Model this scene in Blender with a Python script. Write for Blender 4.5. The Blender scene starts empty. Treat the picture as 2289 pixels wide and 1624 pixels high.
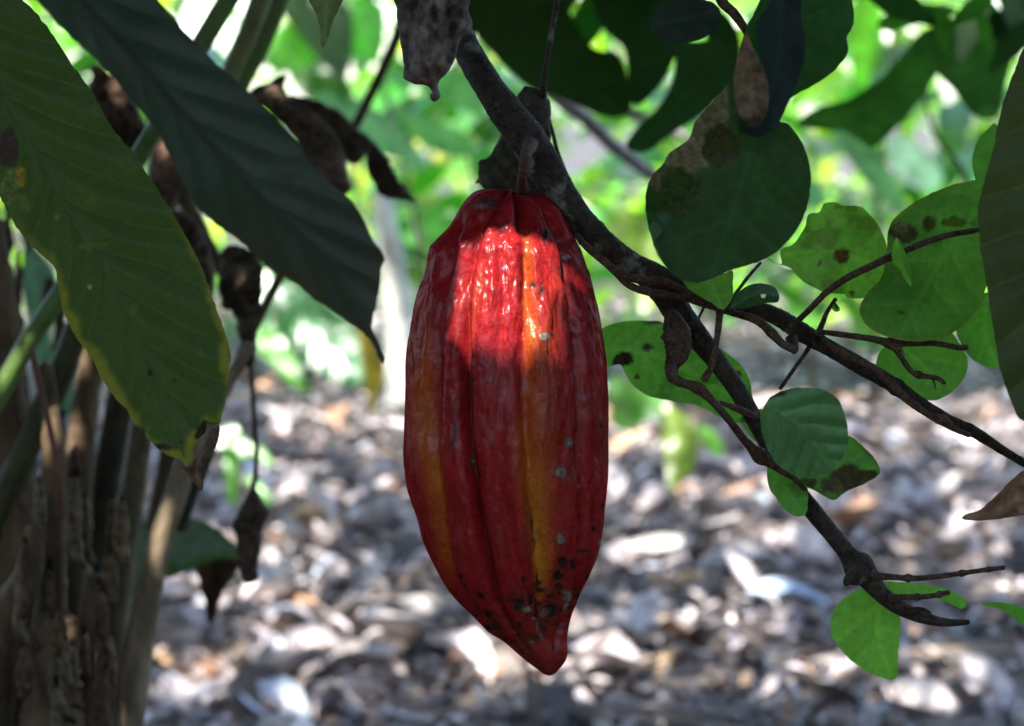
import bpy, math, random
import numpy as np
from mathutils import Vector, geometry

random.seed(7); RNG = np.random.default_rng(7)
scene = bpy.context.scene
col = scene.collection

# ------------------------------------------------------------------ camera
LENS = 70.0; W, H = 2289.0, 1624.0
K = 36.0 / LENS / W                       # metres per photo pixel at 1 m depth
PITCH = math.radians(7.5); CAM = np.array([0, 0, 0.75])
FWD = np.array([0, math.cos(PITCH), -math.sin(PITCH)])
UP = np.array([0, math.sin(PITCH), math.cos(PITCH)])
RT = np.array([1.0, 0, 0])
D0 = 0.74

def P(X, Y, d):
    """photo position + depth in metres -> world point(s)"""
    X = np.asarray(X, float); Y = np.asarray(Y, float); d = np.asarray(d, float)
    return CAM + d[..., None] * (FWD + ((X - W/2) * K)[..., None] * RT - ((Y - H/2) * K)[..., None] * UP)

cam_d = bpy.data.cameras.new('camera'); cam = bpy.data.objects.new('camera', cam_d); col.objects.link(cam)
cam.location = CAM; cam.rotation_euler = (math.radians(90) - PITCH, 0, 0)
cam_d.lens = LENS; cam_d.sensor_width = 36; cam_d.clip_start = 0.02; cam_d.clip_end = 500
cam_d.dof.use_dof = True; cam_d.dof.focus_distance = 0.715; cam_d.dof.aperture_fstop = 11.0
cam_d.dof.aperture_blades = 0
scene.camera = cam

# ------------------------------------------------------------------ light
SUN = np.array([-0.22, -0.44, 0.87]); SUN /= np.linalg.norm(SUN)
world = bpy.data.worlds.new('World'); scene.world = world; world.use_nodes = True
nt = world.node_tree; bg = nt.nodes['Background']
sky = nt.nodes.new('ShaderNodeTexSky'); sky.sky_type = 'NISHITA'; sky.sun_disc = False
sky.sun_elevation = math.asin(SUN[2]); sky.sun_rotation = math.atan2(SUN[0], SUN[1])
sky.air_density = 1.0; sky.dust_density = 1.5
nt.links.new(sky.outputs[0], bg.inputs[0]); bg.inputs[1].default_value = 0.155
sl = bpy.data.lights.new('sun', 'SUN'); sl.energy = 2.35; sl.angle = math.radians(0.5); sl.color = (1, .965, .90)
so = bpy.data.objects.new('sun', sl); col.objects.link(so); so.location = (-1, -2, 5)
so.rotation_euler = Vector(SUN).to_track_quat('Z', 'Y').to_euler()
scene.view_settings.view_transform = 'Standard'; scene.view_settings.look = 'None'
scene.view_settings.exposure = 2.65; scene.view_settings.gamma = 1
scene.render.engine = 'CYCLES'
cy = scene.cycles
cy.use_denoising = True; cy.max_bounces = 7; cy.diffuse_bounces = 4; cy.glossy_bounces = 3
cy.transmission_bounces = 5; cy.transparent_max_bounces = 4; cy.sample_clamp_indirect = 6
cy.caustics_reflective = False; cy.caustics_refractive = False

# ------------------------------------------------------------------ noise (numpy gradient-ish value noise)
_perm = RNG.integers(0, 1 << 30, 4096)
def _h(ix, iy, iz):
    return (_perm[(ix * 73856093 ^ iy * 19349663 ^ iz * 83492791) & 4095] / float(1 << 30)) * 2 - 1
def noise3(x, y, z=0.0):
    x, y, z = np.broadcast_arrays(np.asarray(x, float), y, z)
    xi = np.floor(x).astype(np.int64); yi = np.floor(y).astype(np.int64); zi = np.floor(z).astype(np.int64)
    fx, fy, fz = x - xi, y - yi, z - zi
    fx = fx*fx*(3-2*fx); fy = fy*fy*(3-2*fy); fz = fz*fz*(3-2*fz)
    r = 0
    for a in (0, 1):
        for b in (0, 1):
            for c in (0, 1):
                w = (fx if a else 1-fx) * (fy if b else 1-fy) * (fz if c else 1-fz)
                r = r + w * _h(xi+a, yi+b, zi+c)
    return r
def fbm(x, y, z=0.0, o=3):
    r = 0; a = 1.0; s = 0
    for k in range(o):
        r = r + a * noise3(x*2**k + 17*k, y*2**k, z*2**k if np.ndim(z) else z + 3.1*k); s += a; a *= .5
    return r / s
def sstep(a, b, x):
    t = np.clip((x - a) / (b - a), 0, 1); return t*t*(3-2*t)

# ------------------------------------------------------------------ object helpers
def tag(o, label=None, cat=None, group=None, kind=None):
    if label: o['label'] = label
    if cat: o['category'] = cat
    if group: o['group'] = group
    if kind: o['kind'] = kind
    return o
def empty(name, loc, label, cat, group=None):
    o = bpy.data.objects.new(name, None); col.objects.link(o); o.location = [float(v) for v in loc]
    o.empty_display_size = .02
    return tag(o, label, cat, group)
def mesh_obj(name, V, F, mat, parent=None, C=None, smooth=True):
    """V (n,3) world coordinates, F list/array of faces, C (n,3|4) per-vertex pigment"""
    V = np.asarray(V, float)
    if parent is not None: V = V - np.array(parent.location)
    me = bpy.data.meshes.new(name)
    if isinstance(F, np.ndarray):
        n, k = F.shape
        me.vertices.add(len(V)); me.vertices.foreach_set('co', V.ravel())
        me.loops.add(n*k); me.loops.foreach_set('vertex_index', F.ravel().astype(np.int32))
        me.polygons.add(n); me.polygons.foreach_set('loop_start', np.arange(0, n*k, k, dtype=np.int32))
        me.update(calc_edges=True)
    else:
        me.from_pydata([tuple(v) for v in V], [], [tuple(int(i) for i in f) for f in F]); me.update()
    if smooth: me.polygons.foreach_set('use_smooth', np.ones(len(me.polygons), bool))
    if C is not None:
        C = np.asarray(C, float)
        if C.shape[1] == 3: C = np.hstack([C, np.ones((len(C), 1))])
        at = me.color_attributes.new('Col', 'FLOAT_COLOR', 'POINT'); at.data.foreach_set('color', np.clip(C, 0, 1).ravel())
    me.materials.append(mat)
    o = bpy.data.objects.new(name, me); col.objects.link(o)
    if parent is not None: o.parent = parent
    return o

# ------------------------------------------------------------------ materials
def new_mat(name):
    m = bpy.data.materials.new(name); m.use_nodes = True; n = m.node_tree; n.nodes.clear(); return m, n
def nd(n, t, **kw):
    x = n.nodes.new(t)
    for k, v in kw.items(): setattr(x, k, v)
    return x
def leaf_mat(name, rough=.45, trans=.4, tcol=(1.5, 2.3, .6), nscale=260, bump=.15, spec=.4, var=.35, wax=0):
    m, n = new_mat(name); L = n.links.new
    at = nd(n, 'ShaderNodeAttribute', attribute_name='Col')
    tc = nd(n, 'ShaderNodeTexCoord')
    nz = nd(n, 'ShaderNodeTexNoise'); nz.inputs['Scale'].default_value = nscale; nz.inputs['Detail'].default_value = 4
    L(tc.outputs['Object'], nz.inputs['Vector'])
    mr = nd(n, 'ShaderNodeMapRange'); mr.inputs[1].default_value = .3; mr.inputs[2].default_value = .7
    mr.inputs[3].default_value = 1 - var; mr.inputs[4].default_value = 1 + var
    L(nz.outputs[0], mr.inputs[0])
    mu = nd(n, 'ShaderNodeVectorMath', operation='SCALE'); L(at.outputs['Color'], mu.inputs[0]); L(mr.outputs[0], mu.inputs['Scale'])
    b = nd(n, 'ShaderNodeBsdfPrincipled'); L(mu.outputs[0], b.inputs['Base Color'])
    b.inputs['Roughness'].default_value = rough; b.inputs['Specular IOR Level'].default_value = spec
    bp = nd(n, 'ShaderNodeBump'); bp.inputs['Strength'].default_value = bump; bp.inputs['Distance'].default_value = .0008
    L(nz.outputs[0], bp.inputs['Height']); L(bp.outputs[0], b.inputs['Normal'])
    if wax:
        b.inputs['Coat Weight'].default_value = wax; b.inputs['Coat Roughness'].default_value = .25
    t = nd(n, 'ShaderNodeBsdfTranslucent')
    tm = nd(n, 'ShaderNodeVectorMath', operation='MULTIPLY'); tm.inputs[1].default_value = tcol
    L(mu.outputs[0], tm.inputs[0]); L(tm.outputs[0], t.inputs['Color'])
    mx = nd(n, 'ShaderNodeMixShader'); mx.inputs[0].default_value = trans
    L(b.outputs[0], mx.inputs[1]); L(t.outputs[0], mx.inputs[2])
    o = nd(n, 'ShaderNodeOutputMaterial'); L(mx.outputs[0], o.inputs['Surface'])
    return m
def bark_mat(name, c1, c2, scale=220, bump=.6, rough=.85, lichen=None, stretch=1):
    m, n = new_mat(name); L = n.links.new
    tc = nd(n, 'ShaderNodeTexCoord')
    mp = nd(n, 'ShaderNodeMapping'); mp.inputs['Scale'].default_value = (1, 1, stretch); L(tc.outputs['Object'], mp.inputs[0])
    nz = nd(n, 'ShaderNodeTexNoise'); nz.inputs['Scale'].default_value = scale; nz.inputs['Detail'].default_value = 8; nz.inputs['Roughness'].default_value = .65
    L(mp.outputs[0], nz.inputs['Vector'])
    vr = nd(n, 'ShaderNodeTexVoronoi'); vr.inputs['Scale'].default_value = scale * 2.5; L(mp.outputs[0], vr.inputs['Vector'])
    rp = nd(n, 'ShaderNodeValToRGB'); rp.color_ramp.elements[0].position = .35; rp.color_ramp.elements[1].position = .68
    rp.color_ramp.elements[0].color = (*c1, 1); rp.color_ramp.elements[1].color = (*c2, 1)
    L(nz.outputs[0], rp.inputs[0])
    out = rp.outputs[0]
    if lichen:
        n2 = nd(n, 'ShaderNodeTexNoise'); n2.inputs['Scale'].default_value = scale*.35; n2.inputs['Detail'].default_value = 6
        L(tc.outputs['Object'], n2.inputs['Vector'])
        r2 = nd(n, 'ShaderNodeValToRGB'); r2.color_ramp.elements[0].position = .6; r2.color_ramp.elements[1].position = .67
        L(n2.outputs[0], r2.inputs[0])
        mx = nd(n, 'ShaderNodeMix', data_type='RGBA'); L(r2.outputs[0], mx.inputs[0]); L(out, mx.inputs[6]); mx.inputs[7].default_value = (*lichen, 1)
        out = mx.outputs[2]
    b = nd(n, 'ShaderNodeBsdfPrincipled'); L(out, b.inputs['Base Color']); b.inputs['Roughness'].default_value = rough
    b.inputs['Specular IOR Level'].default_value = .25
    ad = nd(n, 'ShaderNodeMath', operation='ADD'); L(nz.outputs[0], ad.inputs[0]); L(vr.outputs[0], ad.inputs[1])
    bp = nd(n, 'ShaderNodeBump'); bp.inputs['Strength'].default_value = bump; bp.inputs['Distance'].default_value = .0015
    L(ad.outputs[0], bp.inputs['Height']); L(bp.outputs[0], b.inputs['Normal'])
    o = nd(n, 'ShaderNodeOutputMaterial'); L(b.outputs[0], o.inputs['Surface'])
    return m

M = dict(
    leaf_dull=leaf_mat('dull_leaf', rough=.5, trans=.2, tcol=(1.5, 2.0, .5), spec=.18, nscale=420, var=.12),
    leaf_wax=leaf_mat('waxy_leaf', rough=.5, trans=.16, tcol=(1.2, 2.1, .4), spec=.12, nscale=300, var=.15),
    leaf_sheen=leaf_mat('sheen_leaf', rough=.45, trans=.12, tcol=(1.3, 1.9, .6), spec=.3, nscale=300, var=.15),
    leaf_vine=leaf_mat('vine_leaf', rough=.42, trans=.50, tcol=(1.7, 2.1, .6), spec=.3, nscale=380, var=.15),
    leaf_far=leaf_mat('sunlit_leaf', rough=.28, trans=.48, tcol=(2.5, 2.7, .5), spec=.75, nscale=30, bump=.3, var=.4),
    canopy=leaf_mat('canopy_leaf', rough=.4, trans=.2, tcol=(1.3, 1.6, .8), nscale=30, bump=.3),
    dead=leaf_mat('dead_leaf', rough=.8, trans=.12, tcol=(1.4, 1.1, .7), spec=.15, nscale=240, bump=.8, var=.55),
    litter=leaf_mat('litter_leaf', rough=.55, trans=.08, tcol=(1.2, 1.1, 1), spec=.4, nscale=45, bump=.5, var=.4),
    bark=bark_mat('branch_bark', (.018, .013, .009), (.062, .047, .034), 260, .6, lichen=(.15, .16, .12)),
    rib=bark_mat('leaf_rib', (.055, .075, .022), (.10, .125, .045), 200, .2, rough=.5),
    rib_dark=bark_mat('dark_leaf_rib', (.03, .038, .034), (.055, .07, .06), 200, .2, rough=.5),
    twig=bark_mat('twig_bark', (.045, .026, .018), (.13, .080, .055), 420, .7),
    vine_twig=bark_mat('vine_bark', (.05, .028, .018), (.14, .085, .055), 420, .7),
    pale=bark_mat('pale_wood', (.22, .18, .18), (.48, .42, .42), 60, .5),
    brown=bark_mat('brown_wood', (.035, .022, .014), (.10, .065, .042), 80, .8),
)

# ------------------------------------------------------------------ curves and shapes
def resample(pts, step, closed=False):
    """Catmull-Rom through pts (n,k), first two columns measure length in pixels"""
    p = np.asarray(pts, float); n = len(p); out = []
    rng = n if closed else n - 1
    for i in range(rng):
        if closed: a, b, c, d = p[(i-1) % n], p[i], p[(i+1) % n], p[(i+2) % n]
        else: a, b, c, d = p[max(i-1, 0)], p[i], p[i+1], p[min(i+2, n-1)]
        L = np.linalg.norm((c-b)[:2]); m = max(1, int(round(L/step)))
        for t in np.arange(m)/m:
            out.append(.5*((2*b) + (c-a)*t + (2*a-5*b+4*c-d)*t*t + (3*b-a-3*c+d)*t**3))
    if not closed: out.append(p[-1])
    return np.array(out)

def tube_mesh(path, seg=14, step=4, rough=.06, rscale=.03, knots=()):
    """path rows: X, Y, depth, width in px. Returns V, F in world space"""
    q = resample(path, step); C = P(q[:, 0], q[:, 1], q[:, 2]); R = q[:, 3] * .5 * K * q[:, 2]
    T = np.gradient(C, axis=0); T /= np.linalg.norm(T, axis=1)[:, None] + 1e-12
    n = len(C); N = np.zeros((n, 3)); a = np.cross(T[0], FWD); a /= np.linalg.norm(a) + 1e-9; N[0] = a
    for i in range(1, n):
        v = N[i-1] - T[i]*np.dot(N[i-1], T[i]); N[i] = v/(np.linalg.norm(v)+1e-12)
    B = np.cross(T, N); th = np.linspace(0, 2*np.pi, seg, endpoint=False)
    s = q[:, :2]; arc = np.concatenate([[0], np.cumsum(np.linalg.norm(np.diff(s, axis=0), axis=1))])
    rr = 1 + rough*.7*fbm(arc[:, None]*rscale, np.cos(th)[None]*1.5+5, np.sin(th)[None]*1.5+path[0][0]*.37, 3)
    rr = rr + rough*.35*noise3(arc[:, None]*.16, np.cos(th)[None]*3, np.sin(th)[None]*3+2)
    for (kx, ky, kr, ka) in knots:
        dd = np.hypot(q[:, 0]-kx, q[:, 1]-ky); rr = rr + (ka*np.exp(-(dd/kr)**2))[:, None]*(1+.5*np.cos(th*2+kx)[None])
    Rr = R[:, None]*rr
    V = C[:, None] + Rr[..., None]*(np.cos(th)[None, :, None]*N[:, None] + np.sin(th)[None, :, None]*B[:, None])
    V = V.reshape(-1, 3); i = np.arange(n-1)[:, None]*seg; j = np.arange(seg)[None]; j2 = (j+1) % seg
    F = np.stack([i+j, i+j2, i+seg+j2, i+seg+j], -1).reshape(-1, 4)
    V = np.vstack([V, C[0]-T[0]*R[0]*.4, C[-1]+T[-1]*R[-1]*.6]); a, b = len(V)-2, len(V)-1
    F = [tuple(f) for f in F] + [(a, (k+1) % seg, k) for k in range(seg)] + [(b, (n-1)*seg+k, (n-1)*seg+(k+1) % seg) for k in range(seg)]
    return V, F
def tube(name, path, mat, parent=None, label=None, **kw):
    V, F = tube_mesh(path, **kw); o = mesh_obj(name, V, F, mat, parent)
    if label: o['label'] = label
    return o

def inside(poly, pts):
    x, y = pts[:, 0], pts[:, 1]; r = np.zeros(len(pts), bool); j = len(poly)-1
    for i in range(len(poly)):
        xi, yi = poly[i]; xj, yj = poly[j]
        if yi != yj:
            c = ((yi > y) != (yj > y)) & (x < (xj-xi)*(y-yi)/(yj-yi)+xi); r ^= c
        j = i
    return r
def seg_dist(line, pts, closed=False):
    """distance, arclength and signed side of pts to a polyline"""
    best = np.full(len(pts), 1e9); arc = np.zeros(len(pts)); side = np.zeros(len(pts)); acc = 0
    L = np.vstack([line, line[:1]]) if closed else line
    for a, b in zip(L[:-1], L[1:]):
        ab = b-a; l2 = ab@ab
        if l2 < 1e-9: continue
        t = np.clip(((pts-a)@ab)/l2, 0, 1); pr = a+t[:, None]*ab; d = np.hypot(*(pts-pr).T)
        m = d < best; l = math.sqrt(l2)
        s = np.sign(ab[0]*(pts[:, 1]-a[1])-ab[1]*(pts[:, 0]-a[0]))
        best[m] = d[m]; arc[m] = acc+t[m]*l; side[m] = s[m]; acc += l
    return best, arc, side, acc
def fill(outline, sp, jag=0, seed=0, holes=()):
    o = resample(outline, sp, True)
    if jag:
        n = len(o); t = np.roll(o, -1, 0)-np.roll(o, 1, 0); t /= np.linalg.norm(t, axis=1)[:, None]+1e-9
        arc = np.arange(n)*sp
        o = o + (t[:, ::-1]*[1, -1])*(jag*(noise3(arc*.07, seed+.5)+.6*noise3(arc*.2, seed+4.5)))[:, None]
    keep = [0]
    for i in range(1, len(o)):
        if np.hypot(*(o[i]-o[keep[-1]])) > sp*.35: keep.append(i)
    o = o[keep]
    x0, y0 = o.min(0); x1, y1 = o.max(0)
    gx, gy = np.meshgrid(np.arange(x0, x1, sp), np.arange(y0, y1, sp*.87)); gx = gx+(np.arange(gx.shape[0]) % 2)[:, None]*sp*.5
    g = np.stack([gx.ravel(), gy.ravel()], 1); g = g[inside(o, g)]
    d, _, _, _ = seg_dist(o, g, True); g = g[d > sp*.55]
    pts = np.vstack([o, g]); n = len(o)
    r = geometry.delaunay_2d_cdt([Vector((float(a), float(b))) for a, b in pts], [], [list(range(n))], 1, 1e-4)
    v = np.array([tuple(a) for a in r[0]]); f = np.array([list(a) for a in r[2] if len(a) == 3])
    for (hx, hy, hr) in holes:
        c = v[f].mean(1); f = f[np.hypot(c[:, 0]-hx, c[:, 1]-hy) > hr]
    ed, _, _, _ = seg_dist(o, v, True)
    return v, f, ed, o

LAST = [None]
def leaf(name, outline, d, mid=None, parent=None, mat='leaf_vine', sp=7, gx=0, gy=0, fold=0, cup=0, wave=3, base=(.05, .11, .02),
         vein=(70, .9, .5), quilt=2.0, vcol=None, edge=None, edge_from=-999, spots=(), jag=1.0, holes=(), label=None, mottle=.25, roll=None, cat=None, group=None, blotch=None, twist=0):
    v, f, ed, o = fill(outline, sp, jag, seed=len(outline)+outline[0][0]*.1, holes=holes)
    c = v.mean(0); x, y = v[:, 0]-c[0], v[:, 1]-c[1]
    seed = outline[0][0]*.013+outline[0][1]*.029
    rel = gx*x+gy*y
    C = np.tile(np.array(base, float), (len(v), 1))
    C *= (1+mottle*fbm(v[:, 0]*.012+seed, v[:, 1]*.012, seed, 3))[:, None]
    if mid is not None:
        ml = resample(mid, 10); dist, arc, side, tot = seg_dist(ml, v)
        rel = rel + fold*dist + cup*dist*dist*.01 + twist*side*dist*(arc/tot-.5)
        s_, k_, st = vein
        u = .22*noise3(arc*.011, side*5+seed)+(arc - dist*k_*(1+.12*noise3(arc*.006, side*3+seed+4)) + dist*dist*.0012*k_ + side*s_*.22)/s_; fr = np.abs(u-np.round(u))*s_
        w = np.exp(-(fr/ (sp*.55))**2)*np.exp(-dist/ (s_*6))*(dist > sp*.5)
        wm = np.exp(-(dist/(sp*.75))**2)
        # tertiary net veins
        u2 = (dist + arc*.35 + 6*noise3(v[:, 0]*.03, v[:, 1]*.03, seed))/ (s_*.22); w2 = np.exp(-((np.abs(u2-np.round(u2))*s_*.22)/(sp*.5))**2)
        rel = rel + quilt*np.cos(2*np.pi*u)*np.minimum(dist/40, 1) + quilt*1.2*w - 2.5*wm
        vc = np.array(vcol if vcol is not None else np.array(base)*1.9)
        tint = np.clip(st*np.maximum(w, wm*1.2)+.18*st*w2, 0, 1)[:, None]; C = C*(1-tint)+vc*tint
    rel = rel + wave*fbm(v[:, 0]*.006+seed, v[:, 1]*.006, seed+2, 2)*2
    if edge:
        ew, ecol = edge; e = .8*sstep(edge_from-150, edge_from+150, v[:, 1])[:, None]*sstep(ew*1.3, ew*.2, ed + ew*1.7*fbm(v[:, 0]*.016, v[:, 1]*.016, seed+9, 4) )[:, None]
        C = C*(1-e)+np.array(ecol)*e
    if blotch:
        bl, bc = blotch; b = sstep(bl, bl+.12, fbm(v[:, 0]*.02+3, v[:, 1]*.02, seed+7, 4))[:, None]*.8; C = C*(1-b)+np.array(bc)*b
    for (sx, sy, rx, ry, sc) in spots:
        q = np.hypot((v[:, 0]-sx)/rx, (v[:, 1]-sy)/ry)+.35*fbm(v[:, 0]*.05, v[:, 1]*.05, sx*.1, 3)
        e = sstep(1.05, .8, q)[:, None]; C = C*(1-e)+np.array(sc)*e*(.8+.4*noise3(v[:, 0]*.2, v[:, 1]*.2)[:, None])
    if roll:                                  # edge curls toward the camera near (x, y) within r
        for (rx_, ry_, rr_, amt) in roll:
            q = np.hypot(v[:, 0]-rx_, v[:, 1]-ry_); rel = rel - amt*np.exp(-(q/rr_)**2)
    dep = d*(1+rel*K); LAST[0] = (v, dep)
    V = P(v[:, 0], v[:, 1], dep)
    ob = mesh_obj(name, V, f, M[mat], parent, C)
    if label: ob['label'] = label
    if cat: ob['category'] = cat
    if group: ob['group'] = group
    return ob

def big_leaf(outline, d, mid, label, petiole, rib=8, ribmat='rib', **kw):
    """a large leaf as a thing: blade, raised midrib and petiole"""
    r = empty('cacao_leaf', P(petiole[-1][0], petiole[-1][1], petiole[-1][2]), label, 'leaf')
    leaf('blade', outline, d, mid=mid, parent=r, **kw)
    v, dep = LAST[0]; m_ = resample(mid, 24); n_ = len(m_); pth = []
    for i, (x, y) in enumerate(m_):
        k = np.argmin(np.hypot(v[:, 0]-x, v[:, 1]-y)); pth.append((x, y, dep[k]*(1-1.0*K), rib*(1-.72*i/n_)))
    tube('midrib', pth[:-1], M[ribmat], r, seg=8, step=10, rough=.05)
    tube('petiole', [pth[0][:3]+(rib*1.1,)]+list(petiole), M['twig'], r, seg=10, step=12)
    return r

def blob(name, outline, d, thick, c1, c2, parent=None, sp=6, lump=.35, lscale=.03, jag=3, label=None, cat=None, mat='dead', group=None, stretch=(1, 1), fine=3):
    """a solid crumpled body whose silhouette follows the outline"""
    v, f, ed, o = fill(outline, sp, jag, seed=len(outline)+outline[0][1]*.1)
    mx = ed.max(); s0 = outline[0][0]*.07
    prof = np.sqrt(np.clip(1-(1-np.clip(ed/min(mx, thick), 0, 1))**2, 0, 1))
    nz = fbm(v[:, 0]*lscale*stretch[0]+s0, v[:, 1]*lscale*stretch[1], s0, 4)
    nz2 = fbm(v[:, 0]*lscale*3+s0, v[:, 1]*lscale*3, s0+4, 3)
    hf = prof*thick*.5*(1+lump*nz*2)+fine*nz2*prof; hb = prof*thick*.5*(1+lump*fbm(v[:, 0]*lscale, v[:, 1]*lscale, s0+8, 3))
    bd = ed < 1e-3; idx = np.full(len(v), -1); n = len(v); k = n
    Vf = P(v[:, 0], v[:, 1], d*(1-hf*K)); inner = np.where(~bd)[0]
    Vb = P(v[inner, 0], v[inner, 1], d*(1+hb[inner]*K)); idx[bd] = np.where(bd)[0]; idx[inner] = n+np.arange(len(inner))
    t = np.clip(.5+.9*nz+.5*nz2, 0, 1)[:, None]; C = np.array(c1)*(1-t)+np.array(c2)*t
    V = np.vstack([Vf, Vb]); F = np.vstack([f, idx[f][:, ::-1]]); CC = np.vstack([C, C[inner]])
    ob = mesh_obj(name, V, F, M[mat], parent, CC)
    tag(ob, label, cat, group); return ob

# ------------------------------------------------------------------ leaf batches (crowns, undergrowth, litter)
def leaf_batch(pos, dirs, nors, L, Wd, bend, cols, nu=5, curl=0.0):
    """many leaves in one mesh: arrays of base points, directions, normals, lengths, widths"""
    N = len(pos); dirs = dirs/np.linalg.norm(dirs, axis=1)[:, None]
    side = np.cross(dirs, nors); side /= np.linalg.norm(side, axis=1)[:, None]+1e-9; nor = np.cross(side, dirs)
    u = np.linspace(0, 1, nu+1); w = np.sin(np.pi*np.clip(u, .03, .985)**.85)**.8; vv = np.array([-1, 0, 1.0])
    U, VV = np.meshgrid(u, vv, indexing='ij'); Wp = w[:, None]*VV
    U = U.ravel(); Wp = Wp.ravel(); A = np.abs(Wp)
    ph = RNG.uniform(0, 6.28, N)[:, None]
    wob = .06*np.sin(U[None]*9+ph)*A[None]*(np.sign(Wp)[None]*.6+.4)
    z = (-bend[:, None]*(U**2)[None]*L[:, None] + (.25+curl*.9)*A[None]*Wd[:, None]*(1+.6*np.sin(ph*3)) + wob*L[:, None])
    V = pos[:, None]+dirs[:, None]*(U[None]*L[:, None])[..., None]+side[:, None]*(Wp[None]*Wd[:, None]*(1-.3*curl))[..., None]+nor[:, None]*z[..., None]
    m = len(U); base = (np.arange(N)*m)[:, None, None]
    i = np.arange(nu)[:, None]; j = np.arange(2)[None]; q = np.stack([i*3+j, i*3+j+1, (i+1)*3+j+1, (i+1)*3+j], -1).reshape(1, -1, 4)
    F = (q+base).reshape(-1, 4)
    C = np.repeat(cols[:, None], m, 1)*(1+.25*(np.abs(Wp) < .1)[None, :, None])
    return V.reshape(-1, 3), F, C.reshape(-1, 3)
def merge(parts):
    V = []; F = []; C = []; o = 0
    for v, f, c in parts: V.append(v); F.append(f+o); C.append(c); o += len(v)
    return np.vstack(V), np.vstack(F), np.vstack(C)
def rdir(n, zlo=-.6, zhi=.3):
    a = RNG.uniform(0, 2*np.pi, n); z = RNG.uniform(zlo, zhi, n); r = np.sqrt(1-z*z); return np.stack([r*np.cos(a), r*np.sin(a), z], 1)
def gcols(n, base=(.05, .12, .02), var=.35, yellow=.1):
    b = np.array(base)[None]*(1+var*RNG.normal(0, .6, (n, 1))).clip(.35, 1.9); b = b*(1+.12*RNG.normal(0, 1, (n, 3)))
    y = RNG.random(n) < yellow; b[y] = b[y]*[2.6, 1.5, .8]; return np.clip(b, .005, .6)

# ================================================================== THE POD
def interp(tab, y):
    t = np.array(tab, float); return np.interp(y, t[:, 0], t[:, 1])
def smooth_interp(tab, y):
    t = np.array([(b, a) for a, b in tab], float)  # X,Y ordering for resample
    q = resample(t, 4); o = np.argsort(q[:, 1]); return np.interp(y, q[o, 1], q[o, 0])
PL = [(425, 1090), (428, 1066), (440, 1046), (472, 1024), (508, 1003), (545, 966), (563, 957), (584, 955), (620, 947), (657, 933), (737, 916), (791, 908), (900, 906), (972, 903), (1016, 902),
      (1085, 908), (1120, 918), (1157, 932), (1214, 947), (1290, 983), (1334, 1013), (1374, 1052), (1415, 1092), (1435, 1124), (1475, 1172), (1499, 1204), (1508, 1216), (1511, 1226)]
PR = [(425, 1200), (430, 1215), (440, 1229), (468, 1252), (530, 1285), (592, 1310), (664, 1331), (736, 1344), (809, 1355), (918, 1361), (997, 1361), (1077, 1359), (1165, 1350), (1230, 1340),
      (1278, 1322), (1323, 1300), (1351, 1290), (1371, 1282), (1403, 1272), (1435, 1268), (1460, 1269), (1480, 1263), (1504, 1243), (1509, 1236), (1511, 1229)]
# furrows seen on the front: (y, x), depth in px by y, half width
FUR = [
    ([(430, 1090), (460, 1050), (493, 1020), (560, 1005), (610, 993), (682, 977), (791, 970), (900, 966), (1000, 966), (1100, 976), (1180, 986), (1290, 1012), (1400, 1090), (1500, 1210)], [(430, 5), (600, 9), (900, 9), (1200, 9), (1500, 3)], 17),
    ([(430, 1125), (447, 1104), (501, 1075), (573, 1057), (646, 1040), (755, 1034), (864, 1031), (960, 1036), (1077, 1051), (1160, 1064), (1238, 1080), (1300, 1096), (1359, 1113), (1431, 1156), (1500, 1215)], [(430, 14), (520, 9), (640, 10), (800, 17), (1100, 19), (1300, 14), (1500, 3)], 12),
    ([(430, 1172), (512, 1176), (540, 1179), (682, 1178), (791, 1176), (972, 1180), (1100, 1192), (1200, 1204), (1300, 1213), (1400, 1222), (1500, 1228)], [(430, 34), (500, 24), (540, 12), (700, 10), (1000, 10), (1200, 11), (1350, 9), (1500, 2)], 17),
    ([(430, 1215), (447, 1225), (537, 1260), (610, 1274), (755, 1296), (900, 1305), (1000, 1306), (1158, 1308), (1278, 1298), (1359, 1283), (1430, 1255), (1500, 1238)], [(430, 16), (600, 11), (900, 9), (1200, 13), (1340, 14), (1500, 2)], 11),
    ([(430, 1110), (560, 1112), (700, 1118), (900, 1120), (1050, 1112), (1150, 1128), (1250, 1150), (1330, 1172), (1420, 1200), (1500, 1225)], [(430, 5), (600, 4), (900, 4), (1060, 8), (1200, 7), (1400, 5), (1500, 1)], 20),
    ([(430, 1195), (560, 1222), (700, 1246), (900, 1262), (1100, 1262), (1250, 1256), (1400, 1242), (1500, 1235)], [(430, 4), (700, 4), (1100, 3), (1500, 1)], 18),
]
pod_root = empty('cocoa_pod', P(1172, 425, D0), 'ripe red cocoa pod with orange streaks hanging from the branch', 'cocoa pod')
NT, NR = 620, 560
ys = np.concatenate([427+np.linspace(0, 1, 12, endpoint=False)**1.5*13, np.linspace(440, 1511, NR-12)])
th = np.linspace(-np.pi, np.pi, NT, endpoint=False)
th = th+.28*np.sin(th)*0 - 0.0*th
Y, TH = np.meshgrid(ys, th, indexing='ij')
Lx = np.array([smooth_interp(PL, ys), smooth_interp(PR, ys)])
cx = ((Lx[0]+Lx[1])/2)[:, None]; A = ((Lx[1]-Lx[0])/2)[:, None].clip(1.0)
front = np.cos(TH) > 0
X0 = cx+A*np.sin(TH)
rel = np.zeros_like(TH); orange = np.zeros_like(TH)
edge_fade = sstep(0.0, .35, np.abs(np.cos(TH)))
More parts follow.
